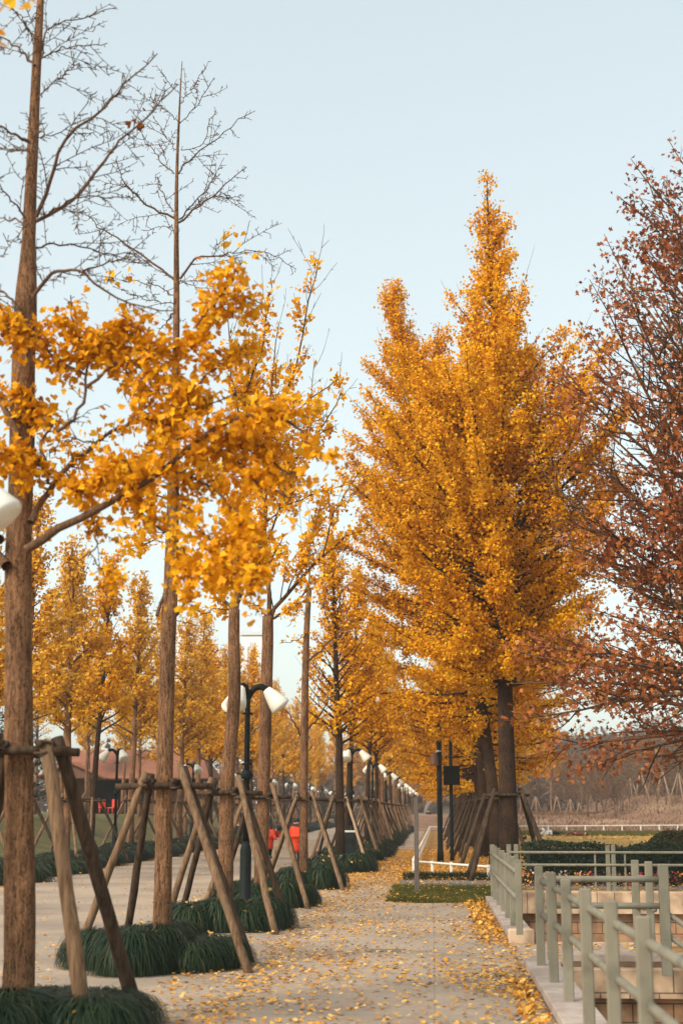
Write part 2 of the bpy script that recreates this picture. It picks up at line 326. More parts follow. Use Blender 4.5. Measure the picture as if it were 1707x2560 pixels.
def leaves(mb, P, size, rng, tmpl=FAN, up=.6, tint=None, var=.3, droop=0):
    n = len(P); nrm = rng.normal(0, 1, (n, 3)); nrm /= np.linalg.norm(nrm, axis=1)[:, None]; nrm[:, 2] += up; nrm /= np.linalg.norm(nrm, axis=1)[:, None]
    tg = rng.normal(0, 1, (n, 3)); tg[:, 2] -= droop; tg -= nrm * (tg * nrm).sum(1)[:, None]; tg /= np.linalg.norm(tg, axis=1)[:, None] + 1e-9
    bt = np.cross(tg, nrm); s = size * rng.uniform(1 - var, 1 + var, n)
    T = tmpl[0]; k = len(T)
    v = P[:, None, :] + s[:, None, None] * (T[None, :, 0, None] * bt[:, None, :] + T[None, :, 1, None] * tg[:, None, :] + T[None, :, 2, None] * nrm[:, None, :])
    ti = np.clip(rng.normal(.5, .22, n) if tint is None else tint, 0, 1)
    n0 = mb.n; mb.v.append(v.reshape(-1, 3)); mb.t.append(np.repeat(ti, k)); mb.n += n * k
    for fs in tmpl[1:]:
        f = np.asarray(fs); mb.f.setdefault(f.shape[1], []).append((np.arange(n)[:, None, None] * k + f[None]).reshape(-1, f.shape[1]) + n0)
def clumpnoise(P, s, seed):
    r = np.random.default_rng(seed); o = np.zeros(len(P))
    for k in range(6):
        w = r.normal(0, 1, P.shape[1]) * s * (1.0 + k * .5); o += np.sin(P @ w + r.uniform(0, 6.28)) / (1 + .5 * k)
    return o / 2.5

def ginkgo(seed, H, tr, base, prof, nl, leaf_n=100, leaf_s=.075, spread=.05, lean=(0, 0), ang=(1.05, .45), tmpl=KITE, forks=(), up=.10, bare=.0, sec=.35, seclen=.9, base_z=0, twig=.004, topr=.02, wob=.05, tp_=1.0, tips=.25):
    s = Sk(seed); rng = s.rng
    n = 16; z = np.linspace(base_z, H, n); tp = np.stack([lean[0] * (z / H) ** 1.6 + np.cumsum(rng.normal(0, wob, n)) * .35, lean[1] * z / H + np.cumsum(rng.normal(0, wob, n)) * .35, z], 1); tp[0, :2] = 0; tp[1, :2] *= .3
    rad = tr * (1 - (z / H) * (1 - topr / tr)) ; rad[0] *= 1.12
    s.br.append((tp, rad)); trunk = (tp, rad)
    axes = [(tp, base / H, 1.0, nl, 1.0)]
    for (h, az, a, L, r, m) in forks:
        p, d = along(tp, h / H); q = grow(rng, p, (math.sin(a) * math.cos(az), math.sin(a) * math.sin(az), math.cos(a)), L, 10, .12, .03)
        s.add(q, r, .015); axes.append((q, .25, 1.0, m, .62))
    for (ax, t0, t1, m, k) in axes:
        for i in range(m):
            t = t0 + (t1 - t0) * ((i + .5 * rng.random()) / m) ** tp_; p, d = along(ax, t); az = i * 2.4 + rng.normal(0, .3)
            u = (t - t0) / (t1 - t0); a = ang[0] + (ang[1] - ang[0]) * u + rng.normal(0, .1)
            L = prof(p[2] / H) * k / max(math.sin(a), .5); L = max(.25, prof(min(1, (p[2] + L * math.cos(a) * .9) / H)) * k / max(math.sin(a), .5) * rng.uniform(.72, 1.12))
            dd = unit(np.array([math.sin(a) * math.cos(az), math.sin(a) * math.sin(az), math.cos(a)]))
            q = grow(rng, p, dd, L, 7, up, .06); r = min(.02 + L * .011, tr * .5) * (1 - u * .5); nob = rng.random() < bare * (.4 + u)
            s.add(q, r, .006, None if nob else (.25, 1.))
            s.side(q, r, sec, lambda t_, L=L: (min(L, 3.0) * .36 * seclen) * (1.15 - t_), .85, .18, .97, .35, None if nob else (.05, 1.), 0, .09, .25, twig)
    s.shoot.append((tp[-4:], (0., 1.)))
    if tips:
        for q, r_ in list(s.br[1:]):
            if plen(q) > .9 and rng.random() < tips: s.add(grow(rng, q[-1], q[-1] - q[-2] + np.array([0, 0, .05]), rng.uniform(.35, .95), 4, .3, .05), .006, .003)
    return s, trunk
def finish_tree(root, s, origin_parts, per_m, spread, size, tmpl, lm, tb, bb, rng_seed=3, up=.5, droop=0., split=.05, cull=None, spur=False, hole=(1.5, .35)):
    a = MB(); s.bark_mesh(a)
    if spur: s.spurs(a)
    t = obj('trunk', a, tb, root, True, origin_parts)
    if s.shoot and per_m:
        P = s.leaf_points(per_m, spread)
        c = MB(); rng = np.random.default_rng(rng_seed); P = P[rng.random(len(P)) < np.clip(hole[1] + .55 + 1.3 * clumpnoise(P, hole[0], rng_seed + 9), 0, 1)]; tint = np.clip(.5 + .16 * clumpnoise(P, .9, rng_seed) + rng.normal(0, .16, len(P)), 0, 1)
        leaves(c, P, size, rng, tmpl, up, tint, .3, droop); obj('crown', c, lm, root, False, origin_parts)
    return root

# ------------------------------------------------------------------ the ground, paving, pit
PX0, PX1, KX, KW = -9.1, .95, .915, .325       # paving from the far row to the kerb line
g = MB()
def rect(mb, x0, x1, y0, y1, z, n=1):
    mb.add([[x0, y0, z], [x1, y0, z], [x1, y1, z], [x0, y1, z]], [[0, 1, 2, 3]])
PIT_R = 16.0
rect(g, -900, KX + KW, -60, 26.1, -.012); rect(g, -900, 900, 26.1, 900, -.012)
rect(g, PIT_R, 900, -60, 26.1, -.012); rect(g, KX + KW, PIT_R, 15.9, 18.3, -.012); rect(g, KX + KW, PIT_R, -60, 2, -.012)
struct('ground', g, M['litter'])
p = MB(); p.poly([[PX0, -20, 0], [KX + .2, -20, 0], [KX + .2, 26.0, 0], [-.72, 26.0, 0], [-.85, 31, 0], [-.6, 110, 0], [-.6, 175, 0], [PX0, 175, 0]][::1])
struct('path', p, M['paving'])
p = MB(); p.poly([[KX + .2, 15.5, .004], [KX + KW, 15.9, .004], [2.45, 15.9, .004], [2.45, 18.2, .004], [KX + .2, 18.2, .004]]); struct('landing_path', p, M['paving'])
p = MB(); p.poly([[-.8, 31.2, -.004], [9, 30.4, -.004], [9, 33.2, -.004], [-.75, 34.6, -.004]]); struct('side_path', p, M['asphalt'])
p = MB(); n = 20; xs = np.linspace(1.9, 120, 40); ys = np.linspace(34.5, 113, 50)
xx, yy = np.meshgrid(xs, ys, indexing='ij'); zz = -.004 + .05 * np.sin(xx * .2) * np.sin(yy * .11) * np.clip((yy - 38) / 20, 0, 1); zz = np.maximum(zz, -.006) 
idx = np.arange(40 * 50).reshape(40, 50); q = np.stack([idx[:-1, :-1].ravel(), idx[1:, :-1].ravel(), idx[1:, 1:].ravel(), idx[:-1, 1:].ravel()], 1)
p.add(np.stack([xx.ravel(), yy.ravel(), zz.ravel()], 1), q); struct('lawn', p, M['lawn'], True)
# earth bank behind the far white fence
p = MB(); nx, ny = 90, 40; xs = np.linspace(-3, 190, nx); ys = np.linspace(112, 260, ny); xx, yy = np.meshgrid(xs, ys, indexing='ij')
sm = lambda t: np.clip(t, 0, 1) ** 2 * (3 - 2 * np.clip(t, 0, 1))
def bank_z(x, y): return 1.1 * sm((y - 114) / 26) + 1.9 * sm((y - 128) / 18) * sm((x - 14 - .05 * (y - 112)) / 5) + .12 * np.sin(x * .9) * np.sin(y * .5) * sm((y - 116) / 10)
zz = bank_z(xx, yy); idx = np.arange(nx * ny).reshape(nx, ny); q = np.stack([idx[:-1, :-1].ravel(), idx[1:, :-1].ravel(), idx[1:, 1:].ravel(), idx[:-1, 1:].ravel()], 1)
p.add(np.stack([xx.ravel(), yy.ravel(), zz.ravel()], 1), q); struct('earth_bank', p, M['soil'], True)
# rising lawn on the far left
p = MB(); xs = np.linspace(-60, -11.6, 40); ys = np.linspace(25, 150, 50); xx, yy = np.meshgrid(xs, ys, indexing='ij')
def lawn_z(x, y): return -.006 + 1.35 * sm((-12.4 - x) / 6)
zz = lawn_z(xx, yy); idx = np.arange(40 * 50).reshape(40, 50); q = np.stack([idx[:-1, :-1].ravel(), idx[1:, :-1].ravel(), idx[1:, 1:].ravel(), idx[:-1, 1:].ravel()], 1)
p.add(np.stack([xx.ravel(), yy.ravel(), zz.ravel()], 1), q); M['lawn_green'] = mat('green_lawn_ground', (.055, .065, .022), .95, (.15, .11, .03), (1.5, 1.5, 1.5), .3, 8); struct('raised_lawn', p, M['lawn_green'], True)
# hill
p = MB(); nx, ny = 80, 24; xs = np.linspace(-40, 380, nx); ys = np.linspace(260, 480, ny); xx, yy = np.meshgrid(xs, ys, indexing='ij')
def hill_z(x, y): return 1.0 + (16 + 6 * sm((x - 70) / 60) + 3 * np.sin(x * .05 + 1) + 2 * np.sin(x * .13)) * sm((y - 262) / 130) * sm((x + 40) / 60)
zz = hill_z(xx, yy); idx = np.arange(nx * ny).reshape(nx, ny); q = np.stack([idx[:-1, :-1].ravel(), idx[1:, :-1].ravel(), idx[1:, 1:].ravel(), idx[:-1, 1:].ravel()], 1)
p.add(np.stack([xx.ravel(), yy.ravel(), zz.ravel()], 1), q); struct('hill', p, M['hill'], True)

# sunken stairwell: floor, walls, copings, kerbs
p = MB(); rect(p, KX + KW, PIT_R, 2, 26.1, -2.6); struct('sunken_court_floor', p, M['paving'])
def wall_thing(name, label, c, sz, m, cop=None):
    t = thing(name, label, 'wall', (c[0], c[1], c[2] - sz[2] / 2)); a = MB(); a.box((0, 0, sz[2] / 2), sz); obj('wall_face', a, m, t, False)
    if cop: b = MB(); b.bbox((cop[0][0] - c[0], cop[0][1] - c[1], cop[0][2] - c[2] + sz[2] / 2), cop[1], .012); obj('coping', b, M['block'] if len(cop) > 2 else M['stone'], t, False)
    return t
XM, XL = (KX + KW + PIT_R) / 2, PIT_R - KX - KW
wall_thing('retaining_wall', 'brown brick retaining wall with tall tan coping blocks below the hedge', (XM + .02, 26.26, -1.375), (XL, .3, 2.44), M['brick'], ((XM + .02, 26.18, .02), (XL, .50, .36), 1))
wall_thing('retaining_wall', 'dark stone wall with thick tan coping under the crossing rail of the near railing', (XM + .02, 15.98, -1.48), (XL, .26, 2.35), M['brick'], ((XM + .02, 15.94, -.165), (XL, .46, .29), 1))
wall_thing('retaining_wall', 'stone wall on the far side of the landing hidden behind railing posts', (XM + .02, 18.36, -1.4), (XL, .24, 2.4), M['brick'], ((XM + .02, 18.36, -.09), (XL, .3, .2), 1))
wall_thing('retaining_wall', 'brick side wall of the sunken court under the near kerb', (KX + KW - .1, 8.7, -1.36), (.2, 13.4, 2.48), M['brick'])
wall_thing('retaining_wall', 'brick side wall of the sunken court under the farther kerb', (KX + KW - .1, 22.3, -1.36), (.2, 7.4, 2.48), M['brick'])
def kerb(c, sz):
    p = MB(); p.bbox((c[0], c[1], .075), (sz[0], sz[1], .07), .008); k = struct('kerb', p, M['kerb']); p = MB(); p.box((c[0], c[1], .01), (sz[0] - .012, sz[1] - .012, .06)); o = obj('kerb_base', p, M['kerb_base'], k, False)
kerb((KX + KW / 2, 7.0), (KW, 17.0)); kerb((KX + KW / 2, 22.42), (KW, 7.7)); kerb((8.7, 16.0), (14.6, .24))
p = MB(); p.bbox((KX + .155, 18.50, .06), (.31, .16, .20), .012); struct('kerb_end_block', p, M['stone'])
t = thing('court_stairs', 'stone stairs going down from the landing between the two railings', 'stairs', (2.5, 17.05, 0))
for k in range(8):
    a = MB(); a.bbox((.16 + .3 * k, 0, -.10 - .16 * k - .6), (.32, 2.3, 1.2), .01); obj('step', a, M['stone'], t, False)

# ------------------------------------------------------------------ railings
def railing(label, posts, rails, pw=.082, group='grey green railings', rr=.028, th=.05):
    b = posts[0]; t = thing('railing', label, 'railing', (b[0], b[1], 0), 0, group)
    for x in posts:
        z0, z1 = (x[2], x[3]); w = x[4] if len(x) > 4 else pw; d = x[5] if len(x) > 5 else th
        a = MB(); a.bbox((x[0] - b[0], x[1] - b[1], (z0 + z1) / 2), (w, d, z1 - z0), .008); obj('post', a, M['rail'], t, False)
    for (q0, q1) in rails:
        a = MB(); q = np.array([q0, q1], float) - np.array([b[0], b[1], 0]); a.tube(np.linspace(q[0], q[1], 4), rr, 10); obj('rail', a, M['rail'], t, True)
    return t
PXR = 1.04
ys = [14.75, 13.35, 12.05, 10.65, 9.25, 7.95, 6.5, 5.1]
railing('near flat post railing along the kerb closest to the viewer', [(PXR + (14.75 - y) * .0085, y, .11, 1.05) for y in ys], [((PXR + .03, 14.75, z), (PXR + .116, 4.6, z)) for z in (.91, .59)])
ys = [18.25, 19.65, 21.0, 22.4, 23.8, 25.15, 26.05]
railing('middle railing run on the farther kerb past the landing', [(PXR, y, .11, 1.0) for y in ys], [((PXR - .03, 18.25, z), (PXR - .03, 26.05, z)) for z in (.86, .55)])
yb = 26.3
railing('back railing on the tan coping in front of the dark hedge', [(PXR + .30, yb, .05, 1.0), (PXR + .43, yb, .05, 1.0)] + [(PD(x, 2200, yb)[0], yb, .2, .985, .075) for x in (1521, 1535)] + [(PD(x, 2200, yb)[0], yb, .2, .86, .035, .03) for x in (1489, 1564)] + [(7.2, yb, .2, 1.0), (7.3, yb, .2, 1.0)],
        [((PXR + .3, yb - .02, z), (9.0, yb - .02, z)) for z in (.86, .645)], group='grey green railings', rr=.024)
xe = PD(1660, 2250, 15.4)[0]
railing('short crossing railing at the near side of the landing', [(PXR + .13, 15.3, .11, .98, .05), (xe, 15.4, -.05, PD(1660, 2161, 15.4)[2], .10, .10)], [((PXR + .1, 15.4, z), (xe, 15.4, z)) for z in (.90, .635)], rr=.033)
railing('short twin post railing at the far side of the stair landing', [(PD(1588, 2200, 18.2)[0], 18.2, .0, 1.0, .09), (PD(1622, 2200, 17.7)[0], 17.7, .0, 1.0, .09)], [((PD(1588, 2200, 18.2)[0], 18.2, z), (PD(1622, 2200, 17.7)[0] + .05, 17.65, z)) for z in (.8, .45)])
railing('sloping stair handrail at the right beside the stairs', [(xe + .28, 15.4, -.4, .60, .08), (xe + 1.0, 15.4, -.8, .2, .08)], [((xe + .04, 15.4, z), (xe + 1.4, 15.4, z - .95)) for z in (.55, .33)])

# ------------------------------------------------------------------ lamps
def lampshade():
    a = MB(); prof = [(.058, 0), (.07, -.012), (.112, -.13), (.148, -.26), (.168, -.34), (.16, -.365), (.11, -.38), (.0, -.385)]
    a.lathe((0, 0, 0), prof, 18, False); return a
def make_lamp(label, group, scale=1.0):
    t = thing('street_lamp', label, 'street lamp', (0, 0, 0), 0, group)
    a = MB(); a.lathe((0, 0, 0), [(.12, 0), (.12, .06), (.09, .09), (.088, .98), (.075, 1.04), (.05, 1.12)], 16); obj('lamp_base', a, M['black'], t)
    a = MB(); a.lathe((0, 0, 0), [(.048, 1.1), (.042, 3.2), (.05, 3.34)], 14); obj('pole', a, M['black'], t)
    for z, r, h in ((2.06, .075, .13), (2.28, .06, .03), (3.06, .06, .03)):
        a = MB(); a.lathe((0, 0, z), [(r * .7, 0), (r, .008), (r, h), (r * .7, h + .01)], 12); a.box((0, 0, z + h * .5), (r * 2.7, .03, min(h, .05))); obj('collar', a, M['black'], t)
    a = MB(); a.lathe((0, 0, 3.33), [(.05, 0), (.03, .05), (.038, .09), (.012, .16), (.004, .24)], 10); obj('finial', a, M['black'], t)
    for az in (R(4), R(128), R(256)):
        c, s_ = math.cos(az), math.sin(az)
        pr = spline([(0, 3.30), (.05, 3.40), (.13, 3.48), (.23, 3.49), (.31, 3.43)], 10); a = MB()
        a.tube(np.stack([pr[:, 0] * c, pr[:, 0] * s_, pr[:, 1]], 1), np.linspace(.044, .055, 10), 10); ao = obj('lamp_arm', a, M['black'], t)
        so_ = obj('lamp_shade', lampshade(), M['shade'], ao, True, at=(.29 * c, .29 * s_, 3.455)); so_.rotation_euler = (0, R(-40), az)
    t.scale = (scale,) * 3
    return t
LR = 'lamps on black posts along the two tree rows'
lamp0 = make_lamp('black lamp post with white shades standing right behind the third trunk', LR)
lamp0.location = PD(612, 2300, 22.6) * np.array([1, 1, 0]); lamp0.rotation_euler.z = 0.0
dup(lamp0, (PD(47, 1230, 9.3)[0] - .695, 9.3, 0), R(-4), 1.10, 'lamp with only the tip of one white shade showing at the left edge', LR)
for d, x, lab in ((47, -2.58, 'lamp post half hidden behind the leaning trunk of the golden ginkgo'), (61.7, -2.5, 'lamp post next to the dark trunk past the leaning ginkgo'), (76.8, -2.4, 'lamp post with a small white shade farther along the near row')):
    dup(lamp0, (x, d, 0), R(random.uniform(-8, 12)), None, lab, LR)
for k in range(6): dup(lamp0, (-2.35 + .05 * k, 92 + 15 * k, 0), random.uniform(-.2, .2), None, 'tiny far lamp among the distant stakes of the near row', 'tiny far lamps of the near row')
for px, lab in ((281, 'three shade black lamp post before the wooden pavilion'), (477, 'three shade lamp post standing between the second and third trunks'), (600, 'lamp post peeping out beside the black pole behind the third trunk'), (675, 'small lamp post just left of the fourth trunk'), (727, 'small two shade lamp post between the fourth and fifth trunks')):
    d = 10.1 * 3676 / (1080 - px); dup(lamp0, (-10.1, d, 0), R(random.uniform(172, 190)), None, lab, LR)
for k in range(5): dup(lamp0, (-10.1, 122 + 15 * k, 0), R(180 + random.uniform(-20, 20)), None, 'tiny far lamp over the road of the left row', 'tiny far lamps of the left row')

# ------------------------------------------------------------------ mondo grass mounds
def mound(seed, rx, ry, h, nb, w, tufts=9):
    rng = np.random.default_rng(seed); c = []
    for k in range(tufts):
        r = math.sqrt((k + .5) / tufts) * .72; a = k * 2.4 + rng.normal(0, .25); c.append((rx * r * math.cos(a), ry * r * math.sin(a), rng.uniform(.72, 1.12)))
    core, bl = MB(), MB(); tr = .5 * (rx + ry) * .46
    for (x, y, k) in c:
        n = 12; prof = [(tr * .78, 0), (tr * .82, h * .4 * k), (tr * .66, h * .66 * k), (tr * .4, h * .82 * k), (.01, h * .88 * k)]; core.lathe((x, y, -.01), prof, n, False)
    C = np.array(c); i = rng.integers(0, len(c), nb); az = rng.uniform(0, 2 * math.pi, nb); r0 = tr * .55 * np.sqrt(rng.random(nb)); reach = tr * rng.uniform(.75, 1.12, nb)
    hh = h * C[i, 2] * rng.uniform(.78, 1.2, nb); u = np.linspace(0, 1, 5); d = np.stack([np.cos(az), np.sin(az)], 1); off = rng.normal(0, .25, nb); d2 = np.stack([np.cos(az + off), np.sin(az + off)], 1)
    rad = r0[:, None] + (reach - r0)[:, None] * np.sin(u * math.pi / 2)[None] ** .9
    z0 = hh * (1 - .25 * (r0 / tr)); zz = z0[:, None] * (1 - u ** 2.1)[None] + .05 * np.sin(u * math.pi)[None] * h + .02 * rng.random(nb)[:, None]
    x = C[i, 0][:, None] + rad * (d[:, 0][:, None] * (1 - u) + d2[:, 0][:, None] * u); y = C[i, 1][:, None] + rad * (d[:, 1][:, None] * (1 - u) + d2[:, 1][:, None] * u)
    ctr = np.stack([x, y, zz], 2); sd = np.stack([-d[:, 1], d[:, 0], np.zeros(nb)], 1)[:, None, :] * (w * np.array([1, 1, .9, .7, .25]))[None, :, None]
    v = np.stack([ctr - sd, ctr + sd], 2).reshape(nb, 10, 3); q = np.array([[2 * k, 2 * k + 1, 2 * k + 3, 2 * k + 2] for k in range(4)])
    n0 = bl.n; bl.v.append(v.reshape(-1, 3)); bl.t.append(np.repeat(np.clip(rng.normal(.36, .18, nb) + .5 * (rng.random(nb) < .02), 0, 1), 10)); bl.n += nb * 10
    bl.f.setdefault(4, []).append((np.arange(nb)[:, None, None] * 10 + q[None]).reshape(-1, 4))
    return core, bl
def make_mound(seed, rx, ry, h, nb, w, label, loc, group, caught=10):
    t = thing('grass_mound', label, 'grass mound', loc, 0, group); c, b = mound(seed, rx, ry, h, nb, w)
    obj('mound_core', c, M['mondo_core'], t); o = obj('blades', b, M['mondo'], t); o['kind'] = 'stuff'
    if caught:
        rng = np.random.default_rng(seed); a = rng.uniform(0, 6.28, caught); r = np.sqrt(rng.random(caught)) * .9
        P = np.stack([rx * r * np.cos(a), ry * r * np.sin(a), h * (1.04 - .35 * r ** 2)], 1); m = MB(); leaves(m, P, .06, rng, FAN, 1.2, rng.uniform(.5, 1, caught)); o = obj('caught_leaves', m, M['fallen'], t, False); o['kind'] = 'stuff'
    return t
def rowx(d): return -3.0 + .40 * min(max((d - 12) / 26, 0), 1)
T = {1: (49, 10.75), 2: (403, 15.55), 3: (560, 20.4), 4: (650, 25.2), 5: (760, 30.9), 6: (850, 42.0), 7: (868, 47.5), 8: (918, 58.0), 9: (940, 66.0)}
TP = {k: PD(px, 2300, d) * np.array([1, 1, 0]) for k, (px, d) in T.items()}
MG = 'round mounds of dark mondo grass along the near row'
names = {1: 'nearest dark grass mound under the leftmost big trunk', 2: 'dark weeping grass mound around the second trunk', 3: 'grass mound of several tufts around the third trunk and lamp base', 4: 'grass mound around the fourth trunk by the black lamp', 5: 'smooth dark grass mound under the thin fifth trunk', 6: 'dark grass mound sprinkled with yellow leaves under the leaning ginkgo'}
for k in range(1, 7):
    x, y, _ = TP[k]; make_mound(20 + k, (.88, 1.1, .96, .88, .88, .88, .88)[k], .95, .36 if k > 1 else .30, [0, 15000, 12000, 9000, 7000, 5000, 3500][k], [0, .004, .0045, .006, .007, .008, .011][k], names[k], (x + (.0, .05, -.12, -.03, 0, 0, 0)[k], y - .1, 0), MG, [0, 16, 18, 18, 16, 14, 50][k])
far_mound = make_mound(31, .95, 1.5, .40, 3200, .014, 'dark clipped grass mound farther up the near row', (-2.55, 38.6, 0), 'far grass mounds of the near row', 25)
for d in [46.2, 50, 54, 58, 62, 66, 71, 76, 82] + list(range(88, 150, 6)): dup(far_mound, (-2.52 if d < 85 else -2.4, d, 0), random.choice((0, math.pi)) + random.uniform(-.2, .2))
rowB = thing('tmp', '', 'x'); bpy.data.objects.remove(rowB)
lm = make_mound(33, 1.15, 2.3, .46, 3600, .014, 'low dark grass mound bordering the far side of the road', (-10.2, 33, 0), 'grass mounds bordering the far side of the road', 6)
for d in np.arange(37.4, 140, 4.5): dup(lm, (-10.2 + random.uniform(-.12, .12), d, 0), random.choice((0, math.pi)), (1, random.uniform(.9, 1.1), random.uniform(.85, 1.1)))

# ------------------------------------------------------------------ stakes
def make_stakes(label, feet, tops, bar, rt, loc, group, mats=None, r=.042, seed=0, barL=.5):
    t = thing('tree_stakes', label, 'tree stakes', loc, 0, group); rng = np.random.default_rng(seed)
    for i, (f, p) in enumerate(zip(feet, tops)):
        f = np.array([f[0], f[1], -.03]); p = np.array(p); a = MB(); d = unit(p - f)
        q = np.linspace(f, p, 9) + rng.normal(0, .0035, (9, 3)); a.tube(q, np.linspace(r * 1.1, r * .92, 9) * rng.uniform(.95, 1.06, 9), 9); obj('pole', a, (mats or [M['stake'], M['stake'], M['stake_dark'], M['stake']])[i % 4], t)
    for sgn in (-1, 1):
        a = MB(); a.tube([[-barL, sgn * (rt + .035), bar], [0, sgn * (rt + .035), bar + .012], [barL, sgn * (rt + .035), bar + .005]], .032, 8); obj('crossbar', a, M['stake_dark'], t)
        a = MB(); a.tube([[sgn * (rt + .04), -barL * .62, bar + .055], [sgn * (rt + .04), barL * .62, bar + .06]], .03, 8); obj('crossbar', a, M['stake_dark'], t)
    for x in (-1, 1):
        for y in (-1, 1):
            a = MB(); u = np.linspace(0, 4 * 2 * math.pi, 36); a.tube(np.stack([x * (rt + .05) + .06 * np.cos(u), y * (rt + .05) + .05 * np.sin(u), bar + .03 + .045 * np.cos(u * .5 + x)], 1), .011, 5); obj('rope_tie', a, M['rope'], t)
    a = MB(); u = np.linspace(0, 3 * 2 * math.pi, 60); a.tube(np.stack([(rt + .012) * np.cos(u), (rt + .012) * np.sin(u), bar - .03 + .02 * u / 6], 1), .014, 5); obj('rope_band', a, M['rope'], t)
    return t
def feet_tops(a, b, rt, h, seed):
    rng = np.random.default_rng(seed); f, p = [], []
    for sx, sy_ in ((1, -1), (1, 1), (-1, -1), (-1, 1)):
        f.append((sx * a * rng.uniform(.9, 1.1), sy_ * b * rng.uniform(.85, 1.15))); p.append((sx * (rt + .07), sy_ * (rt + .03), h + rng.uniform(-.05, .1)))
    return f, p
SG = 'wooden pole tripods propping the near row trunks'
RT = {1: .115, 2: .105, 3: .115, 4: .12, 5: .075, 6: .11}
f1 = [(.62, -.35), (.72, .95), (-.42, -.55), (-.7, .85)]; _, p1 = feet_tops(1, 1, .115, 2.12, 1)
make_stakes('wooden props with a pale cut pole around the nearest trunk', f1, p1, 2.02, .115, TP[1], SG, [M['stake'], M['stake_dark'], M['stake_dark'], M['stake_dark']], .054, 1, .36)
f2 = [(1.02, -.62), (.9, .5), (-.92, -.05), (-.55, .75)]; _, p2 = feet_tops(1, 1, .105, 2.0, 2)
make_stakes('four wide splayed wooden props around the second trunk', f2, p2, 1.84, .105, TP[2], SG, [M['stake'], M['stake_dark'], M['stake'], M['stake_dark']], .042, 2)
f3 = [(.82, -.95), (.85, .55), (-.9, .45), (-.78, .9)]; _, p3 = feet_tops(1, 1, .115, 1.98, 3)
make_stakes('wooden props crossing in front of the black lamp base at the third trunk', f3, p3, 1.82, .115, TP[3], SG, [M['stake'], M['stake_dark'], M['stake'], M['stake_dark']], .045, 3)
for k, lab, s_ in ((4, 'wooden props of the fourth trunk in front of the orange coats', 4), (5, 'wooden props of the thin fifth trunk with blue band', 5), (6, 'wooden props with one pale pole at the leaning golden ginkgo', 6)):
    f, p_ = feet_tops(.82, .8, RT[k], 1.95, s_); make_stakes(lab, f, p_, 1.80 if k < 6 else 1.84, RT[k], TP[k], SG, [M['stake'] if k < 6 else M['stake_pale'], M['stake_dark'], M['stake'], M['stake_dark']], .042, s_)
f, p_ = feet_tops(.8, .8, .10, 2.0, 9)
fs = make_stakes('wooden props of a trunk far up the near row', f, p_, 1.86, .10, (-2.52, 47.5, 0), 'wooden props far up the near row', None, .045, 9)
ROWA = [58, 63, 68, 73.5, 79, 85, 91, 97, 103, 110, 117, 125, 134, 143]
for d in [52.5] + ROWA: dup(fs, (-2.5 if d < 80 else -2.4, d, 0), random.choice((0, math.pi / 2, math.pi)) + random.uniform(-.2, .2))
ROWB = [33, 37, 41.5, 44.6, 50.8, 55.4, 60, 64.5, 69, 74, 79, 84.5, 90, 96, 103, 110, 118, 126, 135]
for i, d in enumerate(ROWB): dup(fs, (-10.45, d, 0), random.uniform(0, 3), None, 'wooden props of a trunk in the row across the road', 'wooden props across the road')

# ------------------------------------------------------------------ near row trees
def px_limb(s, pts, Y, dY, r0, r1, leaf=None, n=14, ov=False, wob=.0):
    m = len(pts); q = [(PO if ov else PD)(x, y, Y + dY * (i / (m - 1)) ** 1.2) for i, (x, y) in enumerate(pts)]; q = spline(q, n)
    if wob: q[1:] += s.rng.normal(0, wob, q[1:].shape)
    s.add(q, r0, r1, leaf); return q
Z = lambda L: [(x / 1.8447, y / 1.8447) for x, y in L]
NEAR = 'ginkgo trees of the near row'
# first tree
Y = T[1][1]; s = Sk(1)
tp = spline([TP[1] + np.array([0, 0, -.05])] + [PO(x, y, Y + k * .05) for k, (x, y) in enumerate(((45, 2200), (44, 1900), (43, 1600), (42, 1300), (50, 1050), (55, 800), (64, 600), (70, 450), (77, 300), (85, 130), (93, 0), (100, -150), (106, -300)))], 40)
wpx = np.interp(np.linspace(0, 1, 40), [0, .1, .25, .42, .5, .56, .62, .75, .88, 1], [40, 36, 33, 31, 29, 18, 16, 13, 9, 6]) * OV * MPP(Y); wpx *= 1 + .03 * np.sin(np.arange(40) * 1.7)
s.br.append((tp, wpx))
l1 = []
for pts, dy, r in ((Z([(165, 1020), (340, 920), (480, 740), (560, 650), (700, 510), (820, 390)]), .4, .030), (Z([(165, 1000), (230, 840), (300, 640), (480, 490), (570, 390), (725, 245)]), -.5, .032), (Z([(190, 270), (215, 140), (300, 95), (540, 30)]), .3, .018), (Z([(190, 265), (300, 215), (500, 200)]), -.4, .014),
                   (Z([(160, 300), (80, 220), (-60, 120)]), .3, .024), (Z([(135, 655), (50, 605), (-80, 545)]), -.3, .026), (Z([(130, 685), (60, 690), (-60, 670)]), .6, .012), (Z([(175, 450), (280, 350), (372, 285)]), .5, .012), (Z([(160, 1140), (300, 1120), (480, 1165), (600, 1160)]), .5, .018),
                   (Z([(150, 1370), (220, 1270), (300, 1248), (370, 1250), (480, 1340), (640, 1410), (800, 1440)]), -.5, .030), (Z([(370, 1250), (470, 1215), (560, 1190), (650, 1165)]), -.3, .016), (Z([(100, 1470), (60, 1390), (-40, 1300)]), .4, .030), (Z([(60, 1530), (10, 1430), (-60, 1360)]), -.4, .034),
                   (Z([(130, 1030), (60, 1010), (-60, 1010)]), .3, .016), (Z([(120, 1000), (40, 900), (-40, 800)]), -.4, .018), (Z([(185, 1010), (350, 910), (600, 905)]), -.7, .016), (Z([(170, 630), (250, 615), (440, 540), (620, 640)]), .3, .010), (Z([(160, 180), (110, 90), (50, 30)]), .2, .014)):
    r *= .58; q = px_limb(s, pts, Y, dy, r, .0045, None, 16, False, .008); l1.append((q, r))
